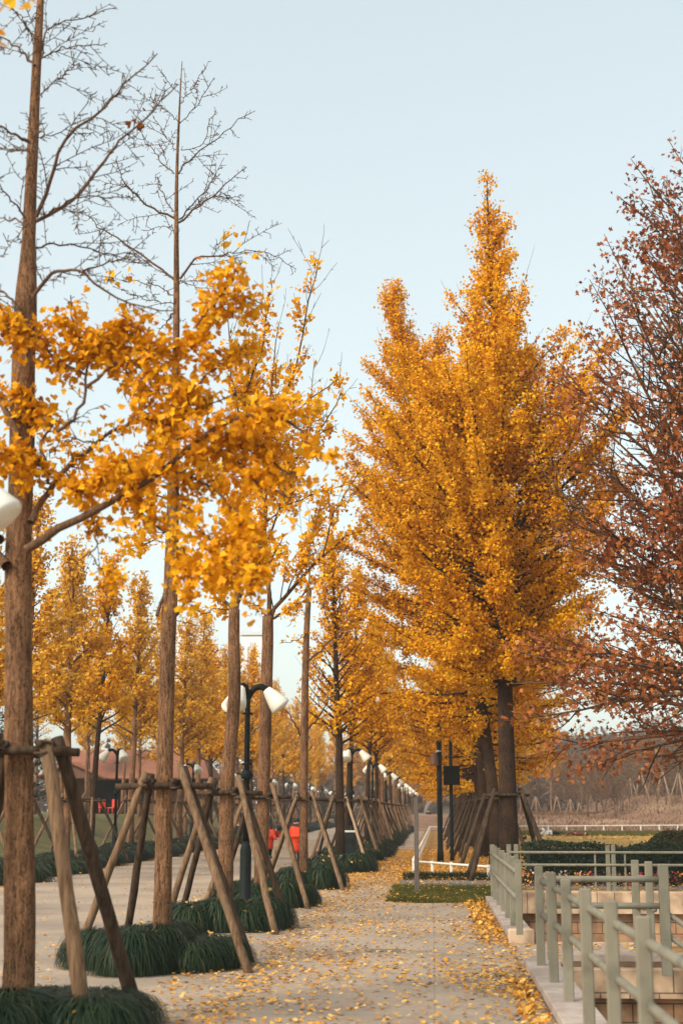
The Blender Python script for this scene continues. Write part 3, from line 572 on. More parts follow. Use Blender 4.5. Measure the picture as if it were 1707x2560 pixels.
for q, r in l1: s.side(q, r * .7, .15, lambda t: .66 * (1.15 - t), .85, .08, .98, .25, None, 1, .12, .3, .0042)
for pts, r in (([(0, 1240), (-60, 1200)], .04), ([(15, 1300), (-50, 1225)], .045), ([(40, 1000), (0, 920), (-40, 880)], .03)):
    px_limb(s, pts, Y, .3, r, r * .6, None, 6, True)
shoots = [([(60, 1262), (120, 1222), (200, 1182), (290, 1135), (380, 1075), (460, 1010), (560, 955), (640, 960), (700, 1000), (730, 1060)], -.55, .036), ([(290, 1135), (330, 1180), (400, 1240), (430, 1290), (425, 1330)], -.5, .012), ([(380, 1075), (480, 1120), (560, 1200), (600, 1280), (560, 1370)], -.7, .014),
          ([(70, 1200), (95, 1150), (150, 1080), (220, 1020), (330, 960), (430, 905)], .5, .032), ([(130, 990), (180, 950), (195, 860), (175, 760), (160, 680)], .1, .016), ([(195, 890), (260, 840), (330, 800), (400, 800), (470, 740), (540, 680), (600, 700)], .4, .014), ([(450, 750), (520, 665), (562, 600)], .3, .008),
          ([(195, 860), (120, 815), (60, 760), (-10, 755)], -.2, .012), ([(110, 1110), (100, 1040), (110, 960), (60, 930), (0, 900)], .4, .014), ([(100, 1080), (50, 1040), (-10, 1060)], -.3, .012), ([(200, 1180), (225, 1225), (215, 1280), (245, 1330)], -.2, .008), ([(460, 1010), (520, 1030), (570, 1090), (640, 1130), (700, 1150)], -.4, .012),
          ([(280, 1000), (320, 920), (300, 850), (240, 780)], .2, .012), ([(560, 955), (600, 1040), (650, 1080), (690, 1090)], -.4, .010), ([(330, 960), (400, 970), (470, 930), (560, 900)], .3, .010), ([(430, 905), (500, 840), (570, 790)], .4, .010), ([(300, 1130), (320, 1060), (380, 1000)], .3, .010), ([(400, 1100), (430, 1180), (500, 1260), (520, 1340)], -.6, .010),
          ([(150, 1080), (180, 1130), (230, 1110), (260, 1060)], -.2, .008), ([(220, 1020), (160, 1010), (110, 1040)], .2, .008), ([(330, 800), (360, 860), (420, 880)], .3, .008), ([(175, 770), (240, 790), (290, 750)], .2, .007)]
for pts, dy, r in shoots:
    q = px_limb(s, pts, Y - .1, dy, r, .005, (.30 if r > .03 else .05, 1.), 16, True, .012)
    s.side(q, r * .6, .16, lambda t: .24 * (1.25 - .5 * t), .95, .34 if r > .03 else .05, .99, .1, (.1, 1.), 0, .15, .1, .0035)
root = thing('ginkgo_tree', 'tall ginkgo leaving the top of the frame with bare top and golden lower boughs', 'tree', TP[1], 0, NEAR)
finish_tree(root, s, TP[1], 285, .055, .062, FAN, M['gold'], M['bark'], M['twig'], 11, .3, .6, .028, None, True, (3.2, .10))
tiny = MB(); c = PD(347, 303, Y + .3); leaves(tiny, c + np.random.default_rng(2).normal(0, .03, (5, 3)), .07, np.random.default_rng(1), FAN, .1, None, .3, 1.)
obj('withered_leaf', tiny, M['rust'], root, False, TP[1])
cor = MB(); P = np.array([PD(x, y, 6.5) for x, y in ((80, 20), (40, -5), (0, 110), (3, 70), (-8, 95), (60, -12))]); leaves(cor, P, .075, np.random.default_rng(4), FAN, .2, None, .2, .6)
s2 = Sk(5); q = s2.add(spline([PD(-120, 140, 6.9), PD(-30, 60, 6.6), PD(40, -20, 6.5), PD(160, -90, 6.5)], 8), .008, .004); s2.bark_mesh(cor)
obj('near_twig_leaves', cor, M['gold'], root, False, TP[1])

# second tree
Y = T[2][1]; s = Sk(2)
tp = spline([TP[2] + np.array([0, 0, -.05])] + [PO(x, y, Y) for x, y in ((374, 2050), (378, 1800), (385, 1500), (394, 1300), (400, 1000), (405, 750), (405, 550), (406, 400), (412, 250), (418, 140))], 36)
s.br.append((tp, np.interp(np.linspace(0, 1, 36), [0, .1, .4, .55, .75, .9, 1], [24, 20.5, 17.5, 9.5, 5.2, 2.6, 1.0]) * OV * MPP(Y)))
l2 = []
for pts, dy, r in ((Z([(805, 1290), (740, 1235), (560, 1110), (460, 1050), (400, 985)]), .4, .026), (Z([(805, 1005), (700, 960), (620, 890), (570, 830), (540, 740)]), -.4, .024), (Z([(800, 975), (740, 870), (715, 800)]), .5, .016), (Z([(803, 800), (740, 740), (700, 680), (620, 620)]), .3, .016),
                   (Z([(830, 1285), (905, 1195), (1010, 1175), (1060, 1185), (1110, 1230)]), -.3, .024), (Z([(1010, 1175), (1080, 1160), (1200, 1158), (1290, 1190), (1355, 1240)]), .2, .012), (Z([(825, 1025), (900, 960), (990, 900), (1060, 830), (1140, 770)]), .4, .022), (Z([(825, 1010), (890, 940), (970, 850), (1010, 800)]), -.5, .018),
                   (Z([(822, 800), (860, 740), (930, 690), (1000, 640), (1080, 570), (1170, 505)]), .2, .018), (Z([(990, 895), (1040, 910), (1125, 898)]), .3, .008), (Z([(825, 570), (900, 500), (930, 440), (990, 355)]), -.3, .010), (Z([(826, 480), (890, 400), (950, 308)]), .3, .009), (Z([(822, 560), (760, 500), (690, 440)]), .2, .010),
                   (Z([(826, 430), (780, 380), (740, 330)]), -.2, .008), (Z([(815, 690), (760, 620), (705, 530)]), .4, .010), (Z([(835, 690), (930, 660), (965, 570), (1000, 505)]), -.3, .010), (Z([(805, 1300), (850, 1300), (900, 1320), (915, 1350)]), -.3, .010), (Z([(800, 1060), (760, 1040), (650, 1065)]), .3, .008), (Z([(805, 1440), (770, 1480), (740, 1520)]), .2, .02),
                   (Z([(800, 1360), (700, 1310), (560, 1280)]), .4, .012), (Z([(800, 1400), (680, 1380), (520, 1320)]), -.4, .012)):
    r *= .62; q = px_limb(s, pts, Y, dy, r, .0045, None, 14, False, .010); l2.append((q, r))
for q, r in l2: s.side(q, r * .7, .17, lambda t: .70 * (1.1 - t), .9, .10, .98, .3, None, 1, .12, .3, .005)
for pts in ([(1060, 1185), (1130, 1165), (1160, 1160)], [(560, 1250), (520, 1280), (490, 1290)], [(620, 1270), (600, 1260)], [(1010, 1120), (1075, 1075)]):
    q = px_limb(s, Z(pts), Y, .0, .005, .003, (.4, 1.), 6)
for pts in ([(430, 1455), (405, 1500), (392, 1540)],):
    q = px_limb(s, pts, Y, -.1, .018, .02, None, 6)
q = px_limb(s, [(408, 1570), (455, 1520), (478, 1455)], Y, .2, .022, .012, None, 8); s.side(q, .012, .25, lambda t: .35, .8, .1, .9, .5, None, 0)
for pts, r in (([(400, 1190), (370, 1230), (330, 1250), (310, 1240)], .012), ([(400, 1250), (440, 1290), (480, 1300), (500, 1330)], .012), ([(398, 1150), (340, 1130), (300, 1110)], .012), ([(402, 1100), (450, 1060), (480, 1050)], .012)):
    q = px_limb(s, pts, Y, .3, r, .005, (.2, 1.), 8, True); s.side(q, r, .15, lambda t: .4, .8, .1, 1, .2, (.2, 1.), 0)
root = thing('ginkgo_tree', 'straight brown trunk with a bare thorny top second in the near row', 'tree', TP[2], 0, NEAR)
finish_tree(root, s, TP[2], 70, .06, .075, FAN, M['gold'], M['bark'], M['twig'], 12, .3, .4, .022, None, True)

# third and fourth trees: trunk to the fork, then several upright leafy leaders
def forked(k, pts, w, limbs, label, seed, leaf_pm=62, ls=.075, upto=None, bm='bark'):
    Y = T[k][1]; s = Sk(seed)
    tp = spline([TP[k] + np.array([0, 0, -.05])] + [PO(x, y, Y) for x, y in pts], 26); s.br.append((tp, np.interp(np.linspace(0, 1, 26), [0, .1, .6, 1], w) * OV * MPP(Y)))
    for (lp, dy, r, lf) in limbs:
        q = px_limb(s, lp, Y, dy, r, .006, lf, 12, True, .015)
        s.side(q, r * .6, .24, lambda t, L=plen(q): min(1.0, .34 * L) * (1.15 - t), .62, .12, .98, .55, lf, 1, .1, .1, .0055)
        if plen(q) > 1.5: s.side(q, r * .5, .42, lambda t: 1.15 * (1.1 - .5 * t), .55, .35, 1., .7, None, 1, .1, .1, .005)
    root = thing('ginkgo_tree', label, 'tree', TP[k], 0, NEAR); finish_tree(root, s, TP[k], leaf_pm, .06, ls, FAN, M['gold'], M['bark_leafy'], M['twig_dark'], seed, .3, .3, .022, None, False); return root
LF = (.25, 1.)
forked(3, [(518, 2000), (522, 1800), (538, 1600), (537, 1480), (538, 1400)], [24, 19, 15, 13], [([(538, 1410), (520, 1380), (490, 1340), (455, 1300), (440, 1270)], .3, .035, LF), ([(540, 1410), (548, 1300), (556, 1150), (562, 1000), (566, 880), (570, 760)], .1, .05, (.2, 1.)), ([(545, 1390), (575, 1330), (620, 1280), (650, 1230)], -.5, .02, LF),
             ([(556, 1150), (600, 1050), (640, 950), (690, 800), (720, 640), (735, 590)], .4, .025, (.3, .7)), ([(562, 1000), (540, 900), (530, 800), (520, 720)], -.3, .016, LF), ([(566, 900), (600, 800), (610, 720), (625, 640)], .5, .014, (.2, .8)), ([(552, 1200), (510, 1120), (480, 1060), (450, 1040)], .6, .018, LF), ([(560, 1050), (600, 1000), (660, 960), (760, 880), (770, 870)], -.3, .018, LF), ([(538, 1400), (500, 1400), (470, 1410), (440, 1400)], .1, .012, (.1, 1.)),
             ([(556, 1120), (620, 1080), (690, 1040), (760, 950), (790, 890)], .5, .018, (.3, .9))],
       'third trunk with small knots forking into leafy upright leaders beside the black lamp', 3, 110)
forked(4, [(595, 2100), (603, 1900), (608, 1700), (614, 1500), (615, 1415)], [20, 16, 14.5, 13], [([(612, 1418), (595, 1395), (570, 1380)], .2, .025, (.3, 1.)), ([(618, 1415), (612, 1300), (608, 1150), (612, 1000), (625, 850), (640, 740)], .0, .045, (.2, .9)), ([(617, 1426), (632, 1418), (660, 1400), (700, 1360), (719, 1335), (780, 1300)], -.2, .03, LF),
             ([(617, 1424), (632, 1394), (690, 1330), (740, 1280), (790, 1235), (850, 1210)], .3, .045, (.3, 1.)), ([(612, 1250), (650, 1150), (690, 1050), (710, 980), (720, 830)], .4, .022, LF), ([(610, 1100), (590, 1000), (590, 900), (585, 800)], -.4, .016, LF), ([(740, 1280), (760, 1200), (790, 1140), (830, 1080)], .2, .016, (.2, .9)), ([(612, 1200), (660, 1160), (740, 1130), (800, 1110)], -.4, .016, (.2, .8)), ([(660, 1360), (690, 1280), (720, 1220), (740, 1150)], .5, .014, LF)],
       'fourth trunk forking low with a long bough reaching to the right', 4, 110)
forked(5, [(697, 1950), (698, 1800), (700, 1600), (704, 1450), (710, 1350)], [12.5, 10.5, 8.5, 6], [([(700, 1520), (715, 1512), (740, 1490), (760, 1470), (790, 1440), (820, 1420)], -.3, .03, (.5, 1.)), ([(690, 1690), (670, 1650), (645, 1620)], -.4, .025, None), ([(702, 1680), (730, 1650), (760, 1600), (790, 1580)], .3, .02, (.4, 1.)), ([(706, 1420), (690, 1400), (660, 1440)], .2, .012, (.3, .9)), ([(710, 1350), (712, 1280), (716, 1220), (720, 1180)], .1, .02, LF), ([(704, 1450), (680, 1470), (640, 1480)], -.2, .012, (.4, .8))],
       'thin fifth trunk with few leaves and a low leaning bough', 5, 34, .07)

# golden mid and far ginkgos
pf_small = lambda u: 2.4 * min(1, max(0, u - .36) / .16 + .35) * (1.08 - u) ** .75 if u > .1 else .3
VAR = []
for v in range(4):
    s, tr = ginkgo(50 + v, 9.6 + .5 * v, .125, 4.1, pf_small, 52, lean=(random.uniform(-.5, .5), 0), ang=(1.05, .4), bare=.06 if v < 2 else .0, sec=.30, seclen=1.0, twig=.006)
    VAR.append((s, tr))
protoF = []
for v, (s, tr) in enumerate(VAR):
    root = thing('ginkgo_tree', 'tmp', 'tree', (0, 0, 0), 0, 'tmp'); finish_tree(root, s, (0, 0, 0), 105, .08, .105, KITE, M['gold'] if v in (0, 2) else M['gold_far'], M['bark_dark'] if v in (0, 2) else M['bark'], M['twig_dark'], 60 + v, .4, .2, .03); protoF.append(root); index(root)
used = set()
def far_tree(v, loc, rz, sc, label, group):
    if v not in used:
        used.add(v); o = protoF[v]; o.location = loc; o.rotation_euler.z = rz; o.scale = (sc, sc, sc) if np.isscalar(sc) else sc; o['label'] = label; o['group'] = group; return o
    return dup(protoF[v], loc, rz, sc, label, group)
# sixth tree leans to the right: own skeleton
Y = T[6][1]; s, tr = ginkgo(71, 9.2, .15, 3.4, lambda u: 2.2 * min(1, (u - .2) / .2 + .2) * (1.08 - u) ** .7 if u > .1 else .3, 60, lean=(-.25, 0), bare=0, sec=.28)
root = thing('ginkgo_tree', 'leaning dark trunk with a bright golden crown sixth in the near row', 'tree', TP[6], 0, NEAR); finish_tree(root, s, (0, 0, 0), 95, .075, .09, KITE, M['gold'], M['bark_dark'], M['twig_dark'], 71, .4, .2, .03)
far_tree(0, tuple(TP[7]), 1.0, .95, 'forked dark trunk with orange foliage just behind the leaning ginkgo', NEAR)
for i, d in enumerate(ROWA): far_tree((0, 2, 1, 3)[i % 4], (-2.5 + random.uniform(-.15, .15), d, 0), random.uniform(0, 6.28), (random.uniform(.8, 1.02)) * (.92 if d > 85 else 1), 'golden ginkgo farther up the near row merging with its neighbours', 'far golden ginkgos of the near row')
labB = {33: 'golden ginkgo mostly hidden behind the leftmost trunk', 37: 'pale golden ginkgo just right of the leftmost trunk', 41.5: 'pale golden ginkgo with a dark leaning trunk across the road', 44.6: 'golden ginkgo with a curved trunk before the pavilion', 50.8: 'golden ginkgo with a slim trunk right of the pavilion lamp', 55.4: 'golden ginkgo just left of the second trunk', 60: 'golden ginkgo partly hidden behind the second trunk'}
for i, d in enumerate(ROWB): far_tree((1, 3, 1, 0)[i % 4] if d < 60 else (1, 3, 2)[i % 3], (-10.45 + random.uniform(-.1, .1), d, 0), random.uniform(0, 6.28), (lambda k_: (k_ * random.uniform(1.0, 1.25), k_ * random.uniform(1.0, 1.25), k_ * random.uniform(.9, 1.08)))(random.uniform(.86, .98)), labB.get(d, 'golden ginkgo in the row across the road'), 'golden ginkgos across the road')
for i, d in enumerate((43, 48, 52, 56, 60, 65, 69, 74, 78, 82, 86, 90, 95, 99, 104, 108, 113, 118, 122, 127, 132, 138)):
    x = -13.8 - (i % 3) * 3.4 - random.uniform(0, 1.5); far_tree((3, 1)[i % 2], (x, d, float(lawn_z(x, d))), random.uniform(0, 6.28), random.uniform(.85, 1.05), 'hazy golden tree on the lawn behind the far row', 'hazy golden trees on the far lawn')
for i in range(16):
    x = -13 + i * 1.8; far_tree((1, 3, 2)[i % 3], (x, 160 + random.uniform(0, 18), 0), random.uniform(0, 6.28), random.uniform(.9, 1.25), 'hazy golden tree closing the end of the path', 'hazy trees at the end of the path')

# tall ginkgos of the right row
GR = 'tall ginkgos of the right row'
pos = G(1274, 2190) * 0 + PD(1274, 2200, 35.0) * np.array([1, 1, 0])
oy = [(.20, 1.8), (.30, 2.3), (.36, 2.7), (.43, 3.9), (.49, 4.3), (.55, 4.3), (.61, 3.9), (.68, 3.4), (.745, 2.6), (.81, 1.9), (.845, 1.5), (.875, 1.0), (.94, .62), (1.0, .12)]
s, tr = ginkgo(81, 17.6, .235, 4.5, lambda u: float(np.interp(u, [a for a, b in oy], [b for a, b in oy])), 175, lean=(-.25, 0), ang=(1.45, .40), sec=.23, seclen=.85, twig=.006, topr=.012, wob=.03, up=.16, tp_=1.35)
root = thing('ginkgo_tree', 'tallest golden ginkgo with a pointed spire top right of the path', 'tree', tuple(pos), 0, GR)
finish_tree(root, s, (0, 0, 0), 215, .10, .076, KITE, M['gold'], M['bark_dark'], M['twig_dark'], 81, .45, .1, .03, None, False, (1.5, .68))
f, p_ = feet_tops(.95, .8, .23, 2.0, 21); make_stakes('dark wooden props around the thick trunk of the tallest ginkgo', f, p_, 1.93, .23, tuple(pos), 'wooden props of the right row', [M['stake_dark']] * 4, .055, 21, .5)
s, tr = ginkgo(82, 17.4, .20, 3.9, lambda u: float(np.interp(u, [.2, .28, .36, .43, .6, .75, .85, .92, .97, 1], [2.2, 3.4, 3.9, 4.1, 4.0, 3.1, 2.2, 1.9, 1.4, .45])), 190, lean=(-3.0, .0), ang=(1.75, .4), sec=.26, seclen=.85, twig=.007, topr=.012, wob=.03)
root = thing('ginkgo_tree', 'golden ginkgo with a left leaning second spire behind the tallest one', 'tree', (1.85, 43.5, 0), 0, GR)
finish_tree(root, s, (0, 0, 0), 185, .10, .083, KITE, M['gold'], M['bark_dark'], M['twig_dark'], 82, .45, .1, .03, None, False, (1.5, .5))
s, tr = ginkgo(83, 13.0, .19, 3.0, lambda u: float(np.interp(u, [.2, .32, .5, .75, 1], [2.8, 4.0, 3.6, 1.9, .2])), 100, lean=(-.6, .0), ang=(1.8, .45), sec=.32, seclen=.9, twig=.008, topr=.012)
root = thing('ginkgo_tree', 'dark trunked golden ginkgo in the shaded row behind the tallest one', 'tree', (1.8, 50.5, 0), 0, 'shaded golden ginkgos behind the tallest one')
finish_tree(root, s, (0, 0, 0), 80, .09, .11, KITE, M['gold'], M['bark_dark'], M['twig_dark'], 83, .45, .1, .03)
gs = None
for i, d in enumerate((55.5, 60.5, 66, 72, 80, 89, 98, 108, 120, 133)): dup(root, (1.8, d, 0), random.uniform(-1.2, 1.2), random.uniform(.85, 1.0))
f, p_ = feet_tops(1.0, .8, .22, 2.1, 22); gs = make_stakes('dark wooden props in the shaded row behind the tallest ginkgo', f, p_, 1.9, .22, (1.85, 43.5, 0), 'dark wooden props of the shaded row', [M['stake_dark']] * 4, .055, 22)
for d in (50.5, 55.5, 60.5, 66, 72, 80, 89, 98): dup(gs, (1.8, d, 0), random.uniform(-.3, .3))

# rust coloured plane tree at the right edge
s = Sk(91); rng = s.rng; base = np.array([6.4, 27.5, 0])
tp = spline([(0, 0, -.05), (.0, 0, 1.5), (-.1, 0, 3.5), (-.2, .1, 6), (-.1, .2, 9), (.1, .2, 11.8), (.2, .2, 14.5)], 18); s.br.append((tp, np.interp(np.linspace(0, 1, 18), [0, .08, .5, 1], [.30, .24, .15, .02])))
for i in range(84):
    z = 4.1 + 9.9 * (i / 84) ** .92; p_, d = along(tp, (z + .05) / 14.55); u = (z - 4.1) / 9.8; az = math.pi + (rng.uniform(-1.1, 1.1) if i % 5 else rng.uniform(-3, 3)); a = 1.50 - 1.0 * u + rng.normal(0, .10)
    L = float(np.interp(u, [0, .12, .4, .6, .8, 1], [6.0, 5.8, 5.4, 4.5, 3.5, 1.7])) * rng.uniform(.72, 1.08)
    q = grow(rng, p_, (math.sin(a) * math.cos(az), math.sin(a) * math.sin(az), math.cos(a)), L, 9, .10 if u > .15 else -.015, .06); r = .018 + .007 * L
    s.add(q, r, .006, (.5, 1.)); s.side(q, r, .27, lambda t, L=L: .32 * L * (1.15 - t), .75, .15, .98, .35 if u > .12 else -.05, (.1, 1.), 1, .12, .2, .0045)
root = thing('plane_tree', 'rust brown plane tree with loose star shaped leaves at the right edge', 'tree', tuple(base)); finish_tree(root, s, (0, 0, 0), 19, .12, .105, STAR, M['rust'], M['bark_leafy'], M['twig_dark'], 91, .1, .9, .03, None, False, (1.1, .2))

# ------------------------------------------------------------------ right middle ground: fence, posts, hedge, flowers
def low_fence(label, pts, npost, h, pw, loc_group, rail_r=.028, rail_h=.86):
    o = pts[0]; t = thing('white_fence', label, 'fence', (o[0], o[1], o[2]), 0, loc_group); pts = np.array(pts) - np.array(o)
    seg = np.linalg.norm(np.diff(pts, axis=0), axis=1)
    for k in range(npost):
        p_, d = along(pts, k / max(npost - 1, 1)); a = MB(); a.bbox((p_[0], p_[1], p_[2] + h / 2 - .02), (pw, pw * .6, h + .04), .008); obj('post', a, M['white'], t, False)
    a = MB(); a.tube(pts + np.array([0, -pw * .32, h * rail_h]), rail_r, 8); obj('rail', a, M['white'], t); return t
FC = PD(1035, 2170, 38.5) * np.array([1, 1, 0])
low_fence('low white fence crossing in front of the black posts', [tuple(FC)] + [tuple(PD(x, 2180, y) * np.array([1, 1, 0])) for x, y in ((1128, 36.6), (1221, 35.0))], 5, .33, .075, 'low white fences')
low_fence('low white fence running away along the path edge', [tuple(FC + np.array([-.02, .3, 0])), (-.35, 75, 0), (-.22, 112, 0)], 46, .36, .07, 'low white fences')
low_fence('short white fence crossing far behind the black posts', [(-.2, 112.4, 0), (4, 112.4, 0)], 4, .36, .07, 'low white fences')
low_fence('long white fence along the far edge of the lawn', [(4.6, 112.5, .0), (60, 112.5, .35)], 41, .40, .10, 'low white fences', .03, .9)
low_fence('white fence end far down the path beside the dark archway', [(-.3, 150, 0), (3, 150, 0)], 4, .4, .08, 'low white fences')
t = thing('signpost', 'slim weathered grey post standing at the grass corner', 'post', tuple(PD(1042, 2227, 28.6) * np.array([1, 1, 0]))); a = MB(); a.bbox((0, 0, .9), (.088, .05, 1.86), .006); obj('post_board', a, M['post'], t, False)
a = MB(); a.box((0, 0, .01), (.16, .12, .03)); obj('foot_plate', a, M['post'], t, False)
pa = PD(1101, 2150, 45.7) * np.array([1, 1, 0])
t = thing('camera_post', 'thick black post with a brown lamp cowl and side arm in the foliage', 'post', tuple(pa)); a = MB(); a.lathe((0, 0, 0), [(.11, 0), (.10, .3), (.085, .4), (.08, 5.4), (.0, 5.45)], 14); obj('pole', a, M['black'], t)
a = MB(); a.lathe((-.15, -.05, 2.95), [(.16, 0), (.13, .05), (.12, .28), (.07, .36), (.02, .4)], 14); obj('lamp_cowl', a, M['terracotta'], t); a = MB(); a.tube([[0, 0, 3.36], [.02, -.10, 3.38], [-.12, -.06, 3.36]], .02, 8); a.lathe((0, 0, 3.36), [(.095, 0), (.095, .06)], 12); obj('clamp', a, M['metal'], t)
a = MB(); a.tube([[0, 0, 5.2], [-1.0, 0, 5.2], [-1.85, 0, 5.2]], .03, 8); obj('side_arm', a, M['black'], t)
a = MB(); a.tube([[-1.9, 0, 5.2], [-1.9, 0, 5.08]], .02, 6); a.lathe((-1.9, 0, 4.90), [(.01, 0), (.07, .03), (.085, .09), (.06, .17), (.03, .19)], 12); obj('dome_camera', a, M['white'], t)
a = MB(); a.box((-1.45, 0, 5.34), (.26, .14, .12)); a.box((-1.45, 0, 5.24), (.05, .05, .1)); obj('camera_housing', a, M['metal'], t, False)
pb = PD(1130, 2150, 46.6) * np.array([1, 1, 0])
t = thing('control_post', 'thinner black post carrying a square black box', 'post', tuple(pb)); a = MB(); a.lathe((0, 0, 0), [(.08, 0), (.06, .2), (.056, 3.75), (.0, 3.78)], 12); obj('pole', a, M['black'], t)
a = MB(); a.bbox((.02, -.16, 2.66), (.52, .22, .60), .02); obj('control_box', a, M['black'], t, False); a = MB(); a.tube([[0, 0, 3.3], [-.2, -.05, 3.3], [-.34, -.1, 3.34]], .02, 6); obj('bracket', a, M['metal'], t)
a = MB(); a.tube(spline([(-.12, -.16, 2.36), (-.16, -.16, 2.2), (-.08, -.16, 2.15), (-.02, -.08, 2.3)], 8), .012, 5); obj('cable', a, M['black'], t)
# hedge
def leafbox(rng, c, sz, n, top=.5):
    P = []; 
    for _ in range(n): P.append(rng.uniform(-.5, .5, 3))
    P = np.array(P); k = rng.integers(0, 3, n); m = k == 0; P[m, 2] = .5 + rng.normal(0, .03, m.sum()); m = k == 1; P[m, 1] = -.5 + rng.normal(0, .04, m.sum()); m = k == 2; P[m, 1] = .5
    P = P * np.array(sz) + np.array(c); P[:, 2] += .05 * np.sin(P[:, 0] * 2.3) + .03 * np.sin(P[:, 0] * 5.1); return P
t = thing('hedge', 'long dark clipped hedge behind the back railing', 'hedge', (2.15, 33.2, 0)); a = MB(); a.box((6.0, .6, .36), (12, 1.15, .72)); obj('hedge_core', a, M['mondo_core'], t, False)
rng = np.random.default_rng(5); P = leafbox(rng, (6, .6, .40), (12.2, 1.35, .80), 26000); a = MB(); leaves(a, P, .055, rng, KITE, .6); o = obj('hedge_leaves', a, M['hedge'], t, False)
t = thing('round_shrub', 'round olive brown shrub at the right edge behind the hedge', 'shrub', tuple(PD(1690, 2150, 46) * np.array([1, 1, 0]))); rng = np.random.default_rng(6); d = rng.normal(0, 1, (9000, 3)); d /= np.linalg.norm(d, axis=1)[:, None]; d[:, 2] = np.abs(d[:, 2])
P = d * np.array([1.15, 1.1, 1.0]) * (rng.uniform(.55, 1, 9000) ** .4)[:, None] * (1 + .09 * clumpnoise(d * 3, 1.5, 2))[:, None]; a = MB(); leaves(a, P, .07, rng, KITE, .5); obj('shrub_leaves', a, M['shrub'], t, False)
sk = Sk(44)
for k in range(14): 
    q = grow(sk.rng, (0, 0, 0), (sk.rng.normal(0, .6), sk.rng.normal(0, .6), 1), 1.25, 5, .1, .1); sk.add(q, .02, .006)
a = MB(); sk.bark_mesh(a); obj('stems', a, M['twig_dark'], t)
rng = np.random.default_rng(8); P = np.stack([rng.uniform(1.3, 13, 1500), rng.uniform(31.9, 32.55, 1500), rng.uniform(.05, .26, 1500)], 1); a = MB(); P2 = P + rng.normal(0, .03, P.shape); leaves(a, P2, .06, rng, KITE, .6, np.clip(np.round(rng.random(1500) * 3) / 3 * .6 + .4 * (P[:, 0] < 3.2), 0, 1)); struct('flower_bed', a, M['flowerbed'], False, 'stuff')
P = np.stack([rng.uniform(1.3, 13, 4000), rng.uniform(31.9, 32.6, 4000), rng.uniform(.0, .2, 4000)], 1); a = MB(); leaves(a, P, .07, rng, KITE, .6); struct('flower_bed_foliage', a, M['hedge'], False, 'stuff')
# grass patches
def grass_area(name, poly_fn, n, h, w, m, seed, tint=None):
    rng = np.random.default_rng(seed); P = poly_fn(rng, n); az = rng.uniform(0, 6.28, len(P)); hh = h * rng.uniform(.5, 1.3, len(P)); lean = rng.normal(0, .35, (len(P), 2)) * hh[:, None]
    d = np.stack([np.cos(az), np.sin(az), 0 * az], 1) * w; b = np.stack([P - d, P + d, P + np.concatenate([lean, hh[:, None]], 1)], 1)
    a = MB(); a.v.append(b.reshape(-1, 3)); a.n = 3 * len(P); ti = np.clip(.4 + .22 * clumpnoise(P[:, :2], 1.1, seed) + rng.normal(0, .15, len(P)), 0, 1); a.t.append(np.repeat(ti, 3)); a.f[3] = [np.arange(3 * len(P)).reshape(-1, 3)]
    return struct(name, a, m, False, 'stuff')
def patch1(rng, n):
    x = rng.uniform(-.85, 1.3, n); y = rng.uniform(25.9, 31.2, n); keep = (y > 26.15 + .5 * np.clip(-.2 - x, 0, 1) ** 1.0 + .08 * np.sin(x * 9)) & (x > -.84 + .06 * np.sin(y * 3)); return np.stack([x, y, np.full(n, -.01)], 1)[keep]
grass_area('grass_patch', patch1, 16000, .10, .006, M['grass'], 3)
grass_area('grass_strip', lambda rng, n: np.stack([rng.uniform(1.3, 13, n), 26.7 + rng.beta(1.2, 2.0, n) * 3.0, np.full(n, -.01)], 1), 22000, .10, .007, M['grass'], 4)
def lawn_pts(rng, n):
    x = rng.uniform(1.9, 46, n); y = 92 + rng.random(n) * 20; return np.stack([x, y, np.full(n, -.01)], 1)
grass_area('lawn_grass', lawn_pts, 40000, .12, .03, M['grass'], 5)
grass_area('fence_foot_plants', lambda rng, n: np.stack([rng.uniform(-.7, 1.9, n), 35.2 + rng.normal(0, .22, n) + (1.9 - rng.uniform(-.7, 1.9, n)) * 0, np.full(n, -.01)], 1), 2500, .16, .02, M['hedge'], 6)

# ------------------------------------------------------------------ fallen leaves
rng = np.random.default_rng(15)
def scatter(n, x0, x1, y0, y1, ypow, keepfn, s=.044, z=.004, name='fallen_leaves', tint=None, hgt=.035):
    x = rng.uniform(x0, x1, n); y = y0 + (y1 - y0) * rng.random(n) ** ypow; k = keepfn(x, y); P = np.stack([x, y, np.full(n, z)], 1)[k]; P[:, 2] += rng.random(len(P)) ** 2 * hgt + .004
    a = MB(); leaves(a, P, s, rng, FAN, 2.2, np.clip(rng.normal(.52, .25, len(P)), 0, 1)); struct(name, a, M['fallen'], False, 'stuff')
def dens(x, y):
    P = np.stack([x, y], 1); c = .5 + .5 * clumpnoise(P * np.array([1.0, .55]), 1.3, 21); c2 = .5 + .5 * clumpnoise(P, 4.5, 23)
    d = .10 + .75 * np.clip(c - .42, 0, 1) ** 1.1 * (.3 + c2)
    d += np.clip((x - .25) / .6, 0, 1) ** 1.5 * .38 * np.clip(.3 + c, 0, 1)                                      # drift along the kerb
    d += .5 * np.exp(-((np.abs(x + 3.0) - 1.25) / .22) ** 2) * c2                                                   # collars round the mounds
    d += np.clip((y - 29) / 10, 0, 1) * .8
    return d
scatter(80000, -2.6, .95, 8.5, 60, 1.6, lambda x, y: (rng.random(len(x)) < dens(x, y)) & ~((y > 26) & (x > -.75)))
scatter(16000, -9.1, -3.4, 10, 70, 1.4, lambda x, y: rng.random(len(x)) < (.10 + .6 * np.exp(-((x + 4.1) / .4) ** 2) + .5 * np.exp(-((x + 9.0) / .5) ** 2) + np.clip((y - 45) / 40, 0, .6)))
